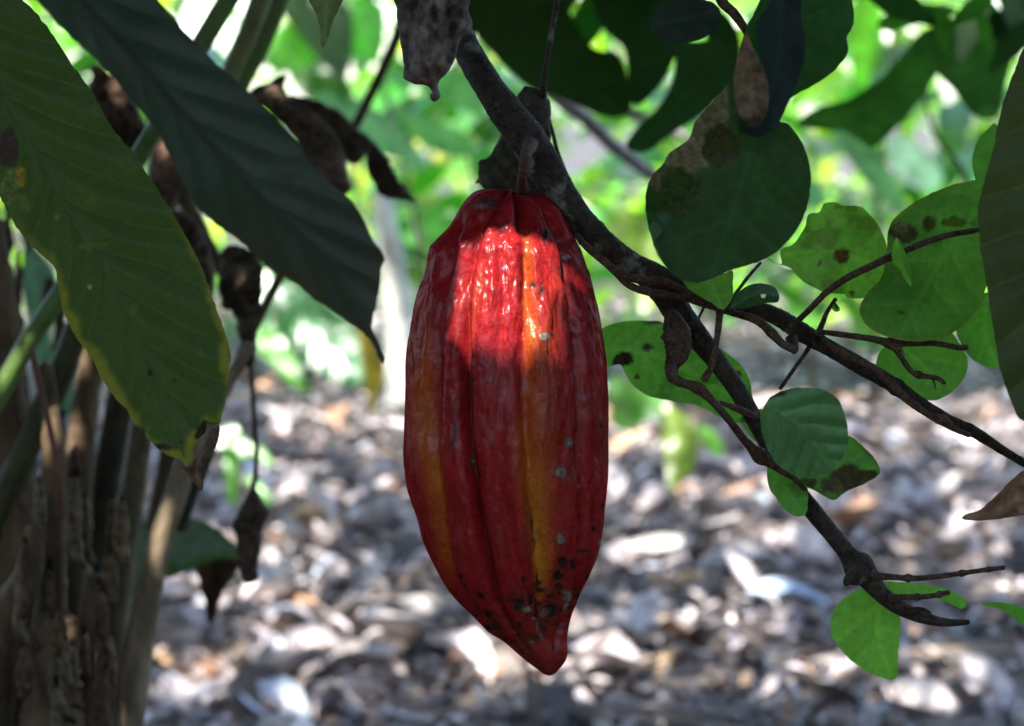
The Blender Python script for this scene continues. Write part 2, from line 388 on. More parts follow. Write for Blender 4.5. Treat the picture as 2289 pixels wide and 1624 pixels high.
for k, (ln, dp, hw) in enumerate(FUR):
    fx = smooth_interp(ln, ys)[:, None]; dd = interp(dp, ys)[:, None]; sn = np.clip((fx-cx)/A, -.985, .985); t0 = np.arcsin(sn)
    for tt, sc in ((t0, 1), (np.pi-t0, 1)):
        dl = np.abs((TH-tt+np.pi) % (2*np.pi)-np.pi)*A
        wv = 3*noise3(Y*.02, k*3.3)
        rel -= 1.6*sc*dd*(np.exp(-((dl+wv)/hw)**2)+.6*np.exp(-((dl+wv)/(hw*2.4))**2))
nxs, nys, nzs = np.sin(TH)*A*.016, Y*.0075, np.cos(TH)*A*.016
warts = fbm(nxs*1.9, nys*1.7, nzs*1.9, 3); lump = fbm(nxs*.7+9, nys*.55, nzs*.7, 2)
fine = fbm(nxs*4.5, nys*3.2, nzs*4.5+8, 3)
amp = sstep(1511, 1380, Y)*sstep(430, 500, Y)
rel += (4.5*lump + 9.0*warts*(.7+.6*sstep(1000, 600, Y)) + 4.2*fine*(.35+.9*sstep(950, 650, Y)))*amp
rel -= 5*sstep(.35, .6, np.abs(warts))*0
rel *= .25+.75*sstep(1500, 1400, Y)
R = 1+rel/np.maximum(A, 30)
ef_ = .35-.22*sstep(1150, 1300, Y); R = 1+(R-1)*(ef_+(1-ef_)*edge_fade)
XX = cx+A*np.sin(TH)*R; ZZ = A*.96*np.cos(TH)*R
YY = Y+3*lump*amp
# top: shoulders of the lobes, uneven height
YY = YY + sstep(470, 427, Y)*(4*np.cos(TH*5+.6)+7*sstep(.1, 1, np.sin(TH))+10*np.exp(-((X0-1174)/9)**2)*front)
V = P(XX, YY, D0*(1-ZZ*K)).reshape(-1, 3)
i = np.arange(len(ys)-1)[:, None]*NT; j = np.arange(NT)[None]; j2 = (j+1) % NT
F = np.stack([i+j, i+NT+j, i+NT+j2, i+j2], -1).reshape(-1, 4)
# colour: per vertex
red = np.array([.250, .010, .012]); dark = np.array([.180, .010, .008]); org = np.array([.44, .118, .007]); bloom = np.array([.245, .040, .034])
C = np.ones(TH.shape+(3,))*red
n1 = fbm(nxs*1.1+20, nys*1.2, nzs*1.1, 4); C = C*(1-sstep(-.1, .35, n1)[..., None]*.55)+dark*sstep(-.1, .35, n1)[..., None]*.55
n2 = sstep(.12, .45, fbm(nxs*2.2+40, nys*2.0, nzs*2.2, 4))*.3; C = C*(1-n2[..., None])+bloom*n2[..., None]
n4 = sstep(.25, .5, fbm(nxs*6+4, nys*6, nzs*6, 2))*.35; C = C*(1-n4[..., None])+np.array([.24, .03, .035])*n4[..., None]
val = 1+.30*fbm(nxs*3+50, nys*1.4, nzs*3, 4)+.16*fbm(nxs*9+5, nys*7, nzs*9, 3); C = C*val[..., None]
def band(ln, wl, wr, st, c=org, wob=6):
    """an orange streak following ln, fading softly"""
    global C
    fx = smooth_interp(ln, ys)[:, None]; s = interp(st, ys)[:, None]
    dx = X0-fx+wob*fbm(Y*.02, X0*.03, 3.0, 3); w = np.where(dx < 0, np.interp(ys, *zip(*wl))[:, None], np.interp(ys, *zip(*wr))[:, None])
    g = np.exp(-(np.abs(dx)/w)**2.4)*s*front*(.72+.4*fbm(X0*.03, Y*.012, 5.0, 3)+.2*noise3(X0*.25, Y*.2))
    g = np.clip(g, 0, 1)[..., None]; C = C*(1-g)+c*g
band([(430, 1172), (540, 1180), (680, 1186), (790, 1188), (972, 1184), (1100, 1194), (1200, 1206), (1290, 1214), (1400, 1222), (1500, 1228)], [(430, 5), (700, 9), (900, 24), (1050, 34), (1250, 16), (1400, 10)], [(430, 6), (560, 12), (700, 20), (900, 32), (1100, 38), (1230, 30), (1350, 14)],
     [(500, 0), (535, .6), (620, .5), (760, .6), (850, .6), (960, .8), (1100, 1.0), (1280, 1.0), (1360, .45), (1430, 0)])
band([(900, 1195), (1100, 1203), (1200, 1209), (1300, 1216)], [(900, 10), (1150, 12), (1300, 7)], [(900, 10), (1150, 14), (1300, 9)], [(1000, 0), (1080, .55), (1250, .75), (1320, .5), (1380, 0)], c=np.array([.46, .20, .02]))
band([(700, 952), (916, 948), (1077, 968), (1200, 984), (1300, 1000)], [(700, 14), (950, 30), (1100, 22), (1300, 10)], [(700, 8), (950, 18), (1100, 16), (1300, 8)], [(600, .0), (780, .4), (940, .8), (1080, .8), (1220, .65), (1330, 0)])
band([(560, 1086), (700, 1060), (900, 1030)], [(560, 10), (900, 8)], [(560, 10), (900, 8)], [(560, 0), (640, .15), (780, .15), (860, 0)])
band([(560, 1262), (900, 1230), (1100, 1240)], [(560, 22), (1100, 22)], [(560, 22), (1100, 22)], [(560, 0), (700, .12), (1000, .2), (1300, 0)])
# floors of two furrows coloured darker
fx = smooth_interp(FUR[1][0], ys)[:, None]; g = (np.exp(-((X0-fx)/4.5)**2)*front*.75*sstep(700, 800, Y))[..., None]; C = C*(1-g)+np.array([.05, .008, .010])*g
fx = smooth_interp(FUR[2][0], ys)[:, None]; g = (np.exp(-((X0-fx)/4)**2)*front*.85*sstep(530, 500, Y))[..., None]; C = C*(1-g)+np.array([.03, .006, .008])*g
# top shoulder greyish bloom, blemishes
def c1(x, y): return (1300+.5542*x)*.654, (600+.5542*y)*.654
def c2(x, y): return (1300+.6156*x)*.654, (1400+.6156*y)*.654
BK = np.array([.012, .011, .010]); GR = np.array([.20, .19, .15]); BR = np.array([.07, .03, .02])
SP = []
for x, y, rx, ry, c in [(640, 170, 55, 30, (.045, .03, .04)), (600, 192, 50, 16, (.16, .09, .11)), (1045, 270, 12, 16, BK), (1040, 365, 26, 34, BK), (1075, 350, 16, 20, BK), (955, 685, 16, 16, BK), (1015, 710, 14, 26, BK),
                        (1000, 735, 14, 10, BK), (1020, 1000, 26, 22, GR), (1072, 992, 14, 10, BK), (1042, 1050, 7, 42, BK), (1046, 1095, 10, 12, BK), (760, 570, 14, 14, (.20, .14, .20)),
                        (700, 1135, 8, 12, BR), (545, 1275, 22, 20, BR), (1360, 1545, 10, 8, BK), (455, 1585, 6, 38, BK), (1195, 950, 14, 18, (.36, .16, .17)), (1180, 500, 10, 12, (.36, .2, .22))]:
    X_, Y_ = c1(x, y); SP.append((X_, Y_, rx*.3624, ry*.3624, c))
for x, y, rx, ry, c in [(1063, 186, 20, 22, GR), (1018, 358, 27, 33, GR), (1010, 722, 18, 22, GR), (400, 130, 7, 34, BK), (395, 190, 9, 18, BK), (474, 300, 9, 28, BR), (472, 290, 6, 8, GR), (1142, 424, 6, 6, GR), (1185, 660, 12, 14, BK),
                        (1220, 742, 8, 12, GR), (1128, 716, 6, 14, GR), (1148, 785, 9, 9, BK), (430, 930, 16, 12, BK), (448, 980, 14, 14, BK), (552, 1035, 18, 14, BK), (1018, 850, 24, 28, BK), (1075, 852, 16, 22, BK), (997, 922, 22, 24, BK),
                        (1002, 980, 16, 20, BK), (905, 965, 16, 12, BK), (910, 1003, 28, 14, BK), (965, 1040, 12, 12, BK), (1000, 1018, 8, 12, BK), (800, 948, 10, 14, BK), (730, 1060, 22, 12, BK), (780, 1075, 30, 26, BK), (770, 1105, 26, 14, BK), (820, 1112, 26, 12, GR),
                        (845, 1050, 10, 30, BK), (870, 975, 8, 8, BK), (912, 1083, 20, 12, BK), (950, 1100, 24, 14, BK), (940, 1130, 20, 22, GR), (970, 1120, 22, 40, BK), (1045, 1045, 24, 30, GR), (1030, 1090, 10, 24, GR), (860, 1160, 16, 14, GR), (880, 1130, 14, 40, BK),
                        (930, 1190, 34, 22, BK), (930, 1225, 20, 26, BK), (885, 1215, 10, 34, GR), (1000, 1195, 26, 8, BK), (910, 1262, 16, 18, GR), (865, 1275, 24, 16, BK), (768, 1200, 17, 17, BK), (765, 1250, 20, 7, BK), (806, 1240, 8, 8, BK), (812, 1300, 26, 24, BK), (830, 1292, 18, 10, GR),
                        (615, 1205, 34, 22, BK), (580, 1140, 20, 14, BK), (515, 1145, 14, 8, BK), (640, 1240, 12, 8, BK), (672, 1278, 14, 10, BK), (730, 1285, 22, 10, BK), (770, 1335, 20, 10, BK), (820, 1365, 12, 12, BK), (972, 1320, 10, 10, GR), (985, 1325, 14, 10, BK), (890, 1430, 16, 10, BK),
                        (1095, 995, 12, 18, BK), (1150, 935, 12, 18, BK), (1108, 1045, 10, 16, BK), (1035, 1215, 8, 10, BK), (620, 660, 5, 5, BK), (1230, 540, 7, 12, BK), (1225, 92, 12, 8, BK), (895, 940, 5, 30, BK), (862, 660, 4, 60, BK), (875, 740, 4, 24, BK), (850, 610, 3, 30, BK)]:
    X_, Y_ = c2(x, y); SP.append((X_, Y_, rx*.50, ry*.50, c))
pock = np.zeros_like(TH)
for X_, Y_, rx, ry, c in SP:
    r0, r1 = np.searchsorted(ys, [Y_-ry*3.4-8, Y_+ry*3.4+8])
    sub = (slice(r0, r1), slice(None))
    q = np.hypot((X0[sub]-X_)/max(rx, 2.2), (Y[sub]-Y_)/max(ry, 2.2))+.85*fbm(X0[sub]*.13, Y[sub]*.13, X_*.1, 4)
    g = (sstep(1.12, .62, q)*front[sub])[..., None]
    hl_ = (sstep(2.3, 1.0, q)*front[sub]*.45)[..., None]; C[sub] = C[sub]*(1-hl_)+np.array([.11, .022, .014])*hl_
    C[sub] = C[sub]*(1-g*.93)+np.array(c)*g*.93*(.8+.5*noise3(X0[sub]*.3, Y[sub]*.3)[..., None])
    pock[sub] = np.maximum(pock[sub], g[..., 0])
# freckles towards the tip
fr = sstep(.42, .55, fbm(X0*.09, Y*.09, 7.0, 2))*sstep(1260, 1400, Y)*.75
C = C*(1-fr[..., None])+BK*fr[..., None]
tip = sstep(1370, 1470, Y)[..., None]*.5; C = C*(1-tip)+np.array([.22, .030, .020])*tip
nV = len(V)
# close the tip and sink the crown into a stalk cavity
ring0 = V[:NT]; cc = P(1172, 447, D0); caps = []; cc0 = C[0]
for k, (s, dy) in enumerate([(.86, -1.0), (.7, 0), (.5, 4), (.3, 12), (.12, 20)]):
    caps.append(cc*(1-s)+ring0*s+(UP*-(dy-14*(1-s))*K*D0))
caps = np.vstack(caps); capC = np.vstack([cc0*(1-.1*k) for k in range(5)])
V = np.vstack([V, caps, V[-NT-0:].mean(0)[None] if False else V[(len(ys)-1)*NT:len(ys)*NT].mean(0)[None]])
C = np.vstack([C.reshape(-1, 3), capC, C[-1, :1]])
jj = np.arange(NT); jn = (jj+1) % NT
Fc = []; prev = jj; prevn = jn
for k in range(5):
    b = nV+k*NT; Fc.append(np.stack([prev, prevn, b+jn, b+jj], -1)); prev = b+jj; prevn = b+jn
F = np.vstack([F]+Fc)
lr = (len(ys)-1)*NT; tipi = len(V)-1
Ft = np.stack([lr+jj, np.full(NT, tipi), lr+jn, lr+jn], -1)  # replaced by a last small quad ring below
m, n = new_mat('pod_skin'); L = n.links.new
at = nd(n, 'ShaderNodeAttribute', attribute_name='Col'); tc = nd(n, 'ShaderNodeTexCoord')
nz = nd(n, 'ShaderNodeTexNoise'); nz.inputs['Scale'].default_value = 900; nz.inputs['Detail'].default_value = 4; L(tc.outputs['Object'], nz.inputs['Vector'])
nb = nd(n, 'ShaderNodeTexNoise'); nb.inputs['Scale'].default_value = 240; nb.inputs['Detail'].default_value = 5; L(tc.outputs['Object'], nb.inputs['Vector'])
mr = nd(n, 'ShaderNodeMapRange'); mr.inputs[1].default_value = .3; mr.inputs[2].default_value = .7; mr.inputs[3].default_value = .72; mr.inputs[4].default_value = 1.25; L(nz.outputs[0], mr.inputs[0])
mu = nd(n, 'ShaderNodeVectorMath', operation='SCALE'); L(at.outputs['Color'], mu.inputs[0]); L(mr.outputs[0], mu.inputs['Scale'])
b = nd(n, 'ShaderNodeBsdfDiffuse'); L(mu.outputs[0], b.inputs['Color']); gl = nd(n, 'ShaderNodeBsdfGlossy'); gl.inputs['Color'].default_value = (1, .93, .93, 1)
rr = nd(n, 'ShaderNodeMapRange'); rr.inputs[1].default_value = .35; rr.inputs[2].default_value = .7; rr.inputs[3].default_value = .22; rr.inputs[4].default_value = .38; L(nb.outputs[0], rr.inputs[0]); L(rr.outputs[0], gl.inputs['Roughness'])
bp = nd(n, 'ShaderNodeBump'); bp.inputs['Strength'].default_value = .35; bp.inputs['Distance'].default_value = .001; L(nb.outputs[0], bp.inputs['Height'])
bq = nd(n, 'ShaderNodeBump'); bq.inputs['Strength'].default_value = .25; bq.inputs['Distance'].default_value = .0004; L(nz.outputs[0], bq.inputs['Height']); L(bp.outputs[0], bq.inputs['Normal']); L(bq.outputs[0], b.inputs['Normal']); L(bq.outputs[0], gl.inputs['Normal']); ms_ = nd(n, 'ShaderNodeMixShader'); ms_.inputs[0].default_value = .018; L(b.outputs[0], ms_.inputs[1]); L(gl.outputs[0], ms_.inputs[2])
o = nd(n, 'ShaderNodeOutputMaterial'); L(ms_.outputs[0], o.inputs['Surface'])
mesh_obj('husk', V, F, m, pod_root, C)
tube('stalk', [(1174, 462, D0*1.004, 34), (1173, 438, D0*1.0, 30), (1167, 412, D0*.985, 26), (1168, 388, D0*.97, 20), (1174, 352, D0*.968, 24), (1186, 322, D0*.985, 36)], M['twig'], pod_root, rough=.2, seg=12, step=3)
# ================================================================== THE BRANCH (one tree with its twigs)
tree = empty('cacao_tree', (-0.55, 0.35, 0), 'thick dark cacao branch running from top centre down to lower right, carrying the red pod', 'tree branch')
d1 = .745
tube('branch', [(840, -420, .90, 120), (930, -150, .82, 84), (985, -20, .775, 76), (1030, 85, .765, 64), (1080, 175, d1+.005, 66), (1128, 245, d1, 73), (1172, 305, d1, 83), (1215, 370, d1, 83), (1258, 440, d1, 71), (1310, 505, d1, 60), (1370, 560, d1, 55), (1432, 605, d1, 53), (1490, 665, d1, 56),
                (1545, 735, d1, 56), (1600, 805, d1, 45), (1650, 875, d1, 41), (1690, 945, .748, 38), (1730, 1020, .75, 36), (1775, 1085, .752, 34), (1815, 1140, .75, 41), (1860, 1195, .748, 39), (1900, 1245, .745, 41), (1935, 1285, .742, 53), (1965, 1322, .74, 41), (2005, 1355, .74, 36), (2060, 1380, .74, 28), (2115, 1392, .74, 19), (2166, 1391, .74, 11)],
     M['bark'], tree, seg=26, step=4, rough=.07, knots=[(1122, 245, 18, .10), (1915, 1265, 22, .35), (1180, 300, 12, .1), (1500, 690, 22, .15), (1330, 520, 10, .12)])
tube('fork', [(1415, 590, d1, 48), (1470, 612, d1-.004, 44), (1530, 640, d1-.006, 40), (1600, 666, d1-.006, 36), (1670, 684, .74, 36), (1740, 710, .74, 40), (1800, 748, .74, 42), (1860, 782, .738, 36), (1930, 822, .736, 38), (2000, 864, .735, 34), (2060, 905, .735, 30), (2120, 938, .735, 24), (2180, 968, .733, 26), (2240, 1006, .731, 20), (2300, 1042, .73, 18), (2400, 1100, .73, 16)],
     M['bark'], tree, seg=20, step=4, rough=.14, knots=[(1770, 760, 18, .3), (2165, 962, 10, .25), (2005, 868, 12, .15)])
tube('spur', [(1948, 1288, .738, 26), (1985, 1290, .736, 15), (2050, 1293, .735, 13), (2120, 1286, .733, 12), (2190, 1276, .731, 11), (2245, 1269, .73, 11)], M['twig'], tree, rough=.15, knots=[(2030, 1292, 6, .4), (2150, 1281, 6, .4), (2210, 1273, 5, .4)])
tube('spur', [(1990, 1338, .736, 22), (2020, 1335, .733, 13), (2070, 1334, .73, 12), (2122, 1325, .728, 11)], M['twig'], tree, rough=.2, knots=[(2050, 1334, 5, .5), (2100, 1330, 5, .4)])
tube('spur', [(1930, 1275, .735, 44), (1912, 1288, .733, 40), (1896, 1298, .731, 22), (1890, 1308, .73, 10)], M['bark'], tree, rough=.35, seg=16)
tube('spur', [(2030, 1368, .735, 22), (2060, 1362, .733, 10), (2080, 1372, .731, 8)], M['bark'], tree, rough=.2)
tube('spur', [(1500, 700, .73, 30), (1512, 745, .725, 62), (1516, 780, .724, 58), (1504, 815, .724, 36), (1500, 838, .724, 26)], M['twig'], tree, rough=.28, rscale=.08, seg=22, step=3, label='gnarled brown knot under the fork')
tube('spur', [(1300, 545, .742, 12), (1288, 522, .738, 12), (1279, 505, .735, 10)], M['bark'], tree, rough=.5)
tube('spur', [(1770, 755, .728, 30), (1775, 785, .725, 18)], M['twig'], tree, rough=.4)
tube('trunk', [(840, -420, .90, 120), (500, -900, 1.0, 170), (100, -1500, 1.15, 240)], M['bark'], tree, seg=24, step=30)
# bark nubbins under the top dead leaf
# ------------------------------------------------------------------ climbing vine: stems then round leaves
vine = empty('climbing_vine', P(1290, 520, .72), 'climbing vine with round green leaves and thin brown stems twining over the branch', 'vine')
def st(p, **kw): return tube('stem', p, M['vine_twig'], vine, rough=kw.pop('rough', .16), **kw)
st([(1290, 528, .735, 14), (1316, 556, .725, 17), (1350, 585, .72, 17), (1385, 612, .718, 17), (1430, 626, .716, 19), (1485, 630, .714, 18), (1530, 650, .714, 15), (1580, 668, .715, 14), (1625, 688, .715, 15)])
st([(1330, 565, .725, 12), (1375, 610, .72, 14), (1410, 640, .718, 16), (1460, 655, .716, 18), (1520, 664, .715, 15), (1580, 682, .716, 16), (1640, 700, .716, 17), (1690, 716, .715, 19), (1725, 745, .714, 20), (1748, 768, .714, 18), (1772, 782, .714, 16), (1776, 790, .714, 12)], knots=[(1725, 745, 14, .25)])
st([(1840, 760, .72, 10), (1880, 790, .72, 17), (1940, 818, .718, 18), (1985, 852, .716, 17), (2030, 895, .715, 18), (2080, 930, .714, 15), (2110, 942, .714, 24), (2135, 960, .712, 13), (2168, 974, .71, 11)], knots=[(2095, 932, 10, .3)])
st([(1785, 716, .715, 14), (1812, 690, .705, 14), (1850, 652, .70, 15), (1900, 618, .695, 16), (1950, 594, .69, 17), (1985, 577, .688, 19), (2020, 562, .687, 15), (2080, 538, .686, 14), (2130, 524, .686, 13), (2178, 516, .686, 13), (2215, 505, .70, 12)])
st([(1830, 742, .73, 12), (1880, 748, .725, 13), (1950, 758, .72, 15), (1992, 768, .72, 20), (2030, 768, .72, 14), (2090, 768, .72, 13), (2148, 778, .72, 13), (2160, 775, .72, 17)], knots=[(1992, 768, 10, .35)])
st([(1990, 770, .719, 15), (2012, 795, .719, 12), (2035, 828, .719, 13), (2060, 840, .719, 12), (2095, 846, .719, 11), (2112, 858, .719, 9)], knots=[(2055, 838, 7, .4)])
st([(2085, 845, .72, 6), (2092, 870, .722, 3)])
st([(1868, 668, .745, 9), (1848, 700, .745, 10), (1832, 738, .745, 14), (1800, 790, .748, 10), (1770, 832, .75, 9), (1744, 870, .752, 9)])
st([(1862, 672, .744, 6), (1872, 690, .743, 5)]); st([(1610, 690, .71, 18), (1606, 730, .708, 15), (1600, 775, .706, 14), (1590, 820, .705, 14), (1574, 850, .705, 18)], knots=[(1612, 690, 12, .4)])
st([(1497, 820, .712, 26), (1505, 845, .71, 27), (1530, 858, .708, 20), (1560, 868, .707, 22), (1595, 900, .708, 19), (1630, 940, .71, 18), (1665, 985, .715, 19), (1700, 1020, .72, 24), (1745, 1052, .722, 16), (1778, 1072, .724, 12), (1800, 1095, .73, 10)], rough=.3, knots=[(1568, 862, 14, .4), (1702, 1018, 16, .35)])
st([(1610, 900, .73, 8), (1650, 915, .735, 16), (1690, 932, .74, 18)])
st([(1700, 588, .76, 7), (1672, 620, .755, 8), (1642, 660, .75, 8)]); st([(1574, 686, .76, 7), (1560, 715, .765, 7)])
st([(1600, -40, .70, 24), (1615, 5, .70, 24), (1640, 30, .70, 22), (1662, 60, .70, 18), (1672, 82, .70, 12)])
def vl(outline, d, **kw):
    kw['mottle'] = kw.get('mottle', .25)+.1
    if 'vein' in kw: kw['vein'] = (kw['vein'][0], kw['vein'][1], kw['vein'][2]+.16)
    kw.setdefault('wave', 9); kw.setdefault('quilt', 1.2)
    return leaf('leaf', outline, d, parent=vine, **kw)
G = (.050, .125, .022)
# big dark round leaf, curled brown upper left margin
vl([(1636, 182), (1612, 205), (1580, 240), (1555, 268), (1545, 300), (1532, 318), (1498, 342), (1482, 368), (1458, 392), (1446, 425), (1443, 470), (1452, 520), (1472, 565), (1490, 598), (1515, 622), (1560, 632), (1605, 618), (1650, 600), (1700, 584), (1745, 555), (1780, 515), (1803, 465), (1812, 410), (1808, 360), (1790, 315), (1765, 280), (1735, 268), (1700, 240), (1670, 205)],
   .66, mid=[(1700, 250), (1650, 430), (1590, 625)], base=(.024, .052, .018), vein=(95, .7, .10), quilt=1.4, cup=.05, gx=-.15, gy=.1, mottle=.12, mat='leaf_wax',
   spots=[(1568, 290, 56, 64, (.16, .115, .08)), (1604, 232, 30, 60, (.15, .11, .075)), (1530, 352, 62, 44, (.17, .12, .085)), (1485, 402, 40, 30, (.10, .075, .045)), (1610, 330, 46, 50, (.045, .04, .018)), (1520, 430, 50, 60, (.030, .045, .015))],
   roll=[(1560, 270, 40, 30), (1520, 340, 34, 34), (1455, 480, 34, -50), (1500, 350, 16, -22), (1590, 260, 14, -18)], label='largest round leaf, very dark green with a curled brown upper left margin')
vl([(1452, 505), (1470, 498), (1488, 530), (1505, 560), (1512, 590), (1500, 605), (1480, 585), (1462, 550)], .668, base=(.05, .12, .035), label='small folded pale green margin at the left of the largest round leaf', sp=6)
# dark leaf above it, cut by the top edge
vl([(1664, 78), (1680, 40), (1705, -10), (1740, -60), (1830, -80), (1890, -40), (1908, 20), (1906, 60), (1893, 85), (1897, 112), (1880, 140), (1858, 165), (1820, 190), (1780, 212), (1745, 240), (1722, 262), (1700, 300), (1670, 302), (1650, 285), (1665, 230), (1690, 170), (1680, 120)],
   .655, mid=[(1672, 85), (1760, 60), (1850, 20)], base=(.018, .058, .012), vein=(80, .8, .10), quilt=1.4, mat='leaf_wax', fold=.12, mottle=.15, label='dark green leaf with a wavy right edge, cut by the top of the frame')
vl([(1690, 60), (1720, 10), (1745, -40), (1785, -40), (1792, 40), (1800, 95), (1796, 140), (1780, 190), (1760, 235), (1735, 285), (1705, 305), (1672, 300), (1668, 270), (1690, 200), (1700, 130)],
   .645, mid=[(1740, -20), (1740, 130), (1695, 290)], base=(.012, .022, .020), vein=(80, .8, .10), quilt=1.4, mat='leaf_wax', fold=-.25, label='grey green underside of a leaf hanging behind the brown curled one')
vl([(1668, 72), (1682, 105), (1705, 150), (1718, 190), (1716, 240), (1700, 280), (1680, 285), (1655, 262), (1642, 225), (1640, 180), (1646, 135), (1655, 100)], .638, mid=[(1668, 75), (1680, 180), (1676, 280)], mat='dead', base=(.115, .080, .045), fold=-.35, vein=(40, .8, .2), spots=[(1688, 290, 40, 30, (.04, .03, .02))], label='small brown dead leaf curled over the top of the round leaves')
# oval at top
vl([(1455, 60), (1462, 25), (1490, 0), (1540, -8), (1590, 5), (1610, 30), (1600, 65), (1570, 88), (1520, 98), (1480, 92)], .625, mid=[(1455, 60), (1530, 45), (1610, 25)], base=(.020, .032, .028), vein=(60, .8, .2), mat='leaf_sheen', gy=.8, label='blurred dark oval leaf near the top edge')
# mid right pair
vl([(1708, 572), (1735, 590), (1748, 590), (1745, 560), (1775, 545), (1798, 510), (1808, 480), (1832, 474), (1842, 456), (1868, 452), (1885, 460), (1925, 464), (1955, 492), (1976, 530), (1983, 575), (1975, 625), (1955, 655), (1925, 668), (1895, 666), (1888, 658), (1850, 656), (1812, 640), (1782, 618), (1766, 600), (1730, 588)],
   .735, mid=[(1715, 580), (1850, 560), (1975, 600)], base=(.085, .180, .036), vein=(85, .8, .10), quilt=1.4, spots=[(1881, 574, 20, 18, (.05, .022, .008)), (1762, 640, 10, 7, (.10, .08, .02)), (1832, 590, 5, 5, (.06, .03, .01)), (1905, 655, 7, 6, (.05, .02, .01))], blotch=(.28, (.06, .10, .015)), gx=.2, label='green leaf with one round brown spot and a bitten top')
vl([(2230, 400), (2190, 402), (2130, 413), (2075, 436), (2030, 462), (1998, 490), (1985, 520), (1982, 565), (1970, 620), (1940, 655), (1922, 685), (1928, 715), (1955, 740), (2000, 758), (2050, 764), (2105, 756), (2150, 730), (2185, 690), (2205, 640), (2235, 560), (2240, 470)],
   .725, mid=[(2205, 440), (2100, 590), (2010, 755)], base=(.060, .140, .036), vein=(100, .7, .10), quilt=1.4, gy=-.35, gx=.1, edge=(4, (.12, .12, .03)),
   spots=[(2022, 522, 36, 24, (.045, .032, .022)), (2016, 508, 18, 16, (.10, .08, .06)), (2076, 500, 16, 20, (.035, .03, .012)), (2130, 498, 36, 12, (.045, .06, .015)), (2085, 540, 24, 9, (.045, .09, .015)), (2015, 700, 8, 5, (.03, .05, .01))], blotch=(.33, (.04, .085, .018)), label='large rounded leaf with dark blotches near its top, beneath the thin brown stem')
vl([(2230, 285), (2205, 292), (2184, 318), (2173, 355), (2178, 392), (2190, 420), (2230, 430)], .72, base=(.065, .155, .036), label='small bright leaf peeping out behind the large dark leaf at the right edge')
vl([(2205, 655), (2165, 690), (2138, 722), (2140, 750), (2160, 788), (2185, 812), (2225, 824), (2262, 815), (2260, 690)], .74, base=(.060, .150, .036), mid=[(2205, 660), (2200, 740), (2230, 820)], vein=(60, .8, .12), label='green leaf half hidden behind the large dark leaf at the right edge')
vl([(1998, 766), (1972, 780), (1958, 812), (1960, 845), (1985, 870), (2030, 885), (2080, 896), (2110, 888), (2140, 866), (2162, 830), (2160, 795), (2140, 760), (2115, 735), (2080, 730), (2040, 745)], .745, mid=[(2000, 768), (2070, 820), (2110, 888)], base=(.060, .140, .036), vein=(60, .8, .15), spots=[(2012, 790, 8, 12, (.04, .02, .01))], blotch=(.3, (.07, .16, .03)), label='round leaf hanging just below the side stem')
vl([(2005, 532), (1998, 545), (1993, 570), (1998, 590), (2012, 605), (2020, 620), (2036, 642), (2037, 620), (2032, 590), (2026, 570), (2016, 550)], .68, mid=[(2005, 532), (2015, 580), (2036, 640)], base=(.085, .20, .03), fold=.5, vein=(40, .8, .0), sp=4, jag=.5, label='narrow folded young leaf pointing down from the thin stem')
vl([(1864, 678), (1872, 682), (1878, 694), (1868, 698), (1860, 690)], .742, base=(.08, .20, .03), sp=4, jag=.3, label='tiny bud leaf on the thin stem')
vl([(1632, 688), (1640, 670), (1655, 650), (1680, 636), (1705, 634), (1730, 642), (1742, 660), (1738, 676), (1715, 678), (1690, 684), (1665, 690), (1645, 690)], .70, mid=[(1633, 688), (1690, 660), (1742, 662)], base=(.050, .105, .050), mat='leaf_sheen', vein=(30, .8, .3), fold=.6, sp=4, jag=.5, holes=[(1706, 662, 5)], gy=.6, label='small bluish folded leaf with a pinhole, resting on the fork')
vl([(1525, 620), (1560, 634), (1600, 622), (1636, 606), (1638, 640), (1638, 665), (1622, 688), (1612, 692), (1590, 678), (1560, 660), (1535, 642)], .70, mid=[(1585, 615), (1600, 650), (1614, 690)], base=(.075, .165, .036), vein=(40, .7, .15), jag=.6, sp=5, label='green leaf tip showing below the largest round leaf')
vl([(1340, 740), (1365, 726), (1400, 719), (1440, 717), (1478, 720), (1500, 742), (1530, 755), (1590, 770), (1625, 790), (1655, 815), (1675, 850), (1682, 890), (1690, 925), (1675, 942), (1640, 946), (1605, 930), (1560, 908), (1500, 896), (1450, 885), (1415, 862), (1395, 830), (1385, 815), (1350, 822), (1325, 815), (1320, 770)],
   .765, mid=[(1340, 780), (1480, 800), (1640, 890)], base=(.060, .145, .036), vein=(60, .9, .12), quilt=1.4, gy=.15, blotch=(.33, (.035, .08, .015)),
   spots=[(1395, 802, 26, 16, (.012, .008, .005)), (1385, 812, 22, 10, (.012, .008, .005)), (1448, 777, 14, 8, (.014, .010, .006)), (1425, 843, 8, 8, (.03, .03, .01)), (1648, 836, 9, 8, (.02, .012, .006)), (1470, 722, 36, 6, (.05, .04, .025))], label='long leaf with dark brown spots between the pod and the branch')
vl([(1706, 915), (1719, 892), (1748, 874), (1790, 867), (1830, 870), (1862, 882), (1880, 905), (1890, 935), (1896, 975), (1890, 1010), (1872, 1040), (1840, 1060), (1800, 1069), (1765, 1058), (1735, 1035), (1715, 1005), (1702, 965), (1700, 930)],
   .69, mid=[(1702, 900), (1790, 960), (1860, 1055)], base=(.09, .20, .075), vein=(44, .8, .10), vcol=(.13, .27, .10), quilt=4.5, gy=.5, cup=-.05, mat='leaf_sheen', sp=5, jag=1, spots=[(1745, 880, 14, 7, (.05, .06, .02))], label='rounded leaf with strong puckered ribs, palest of the vine leaves')
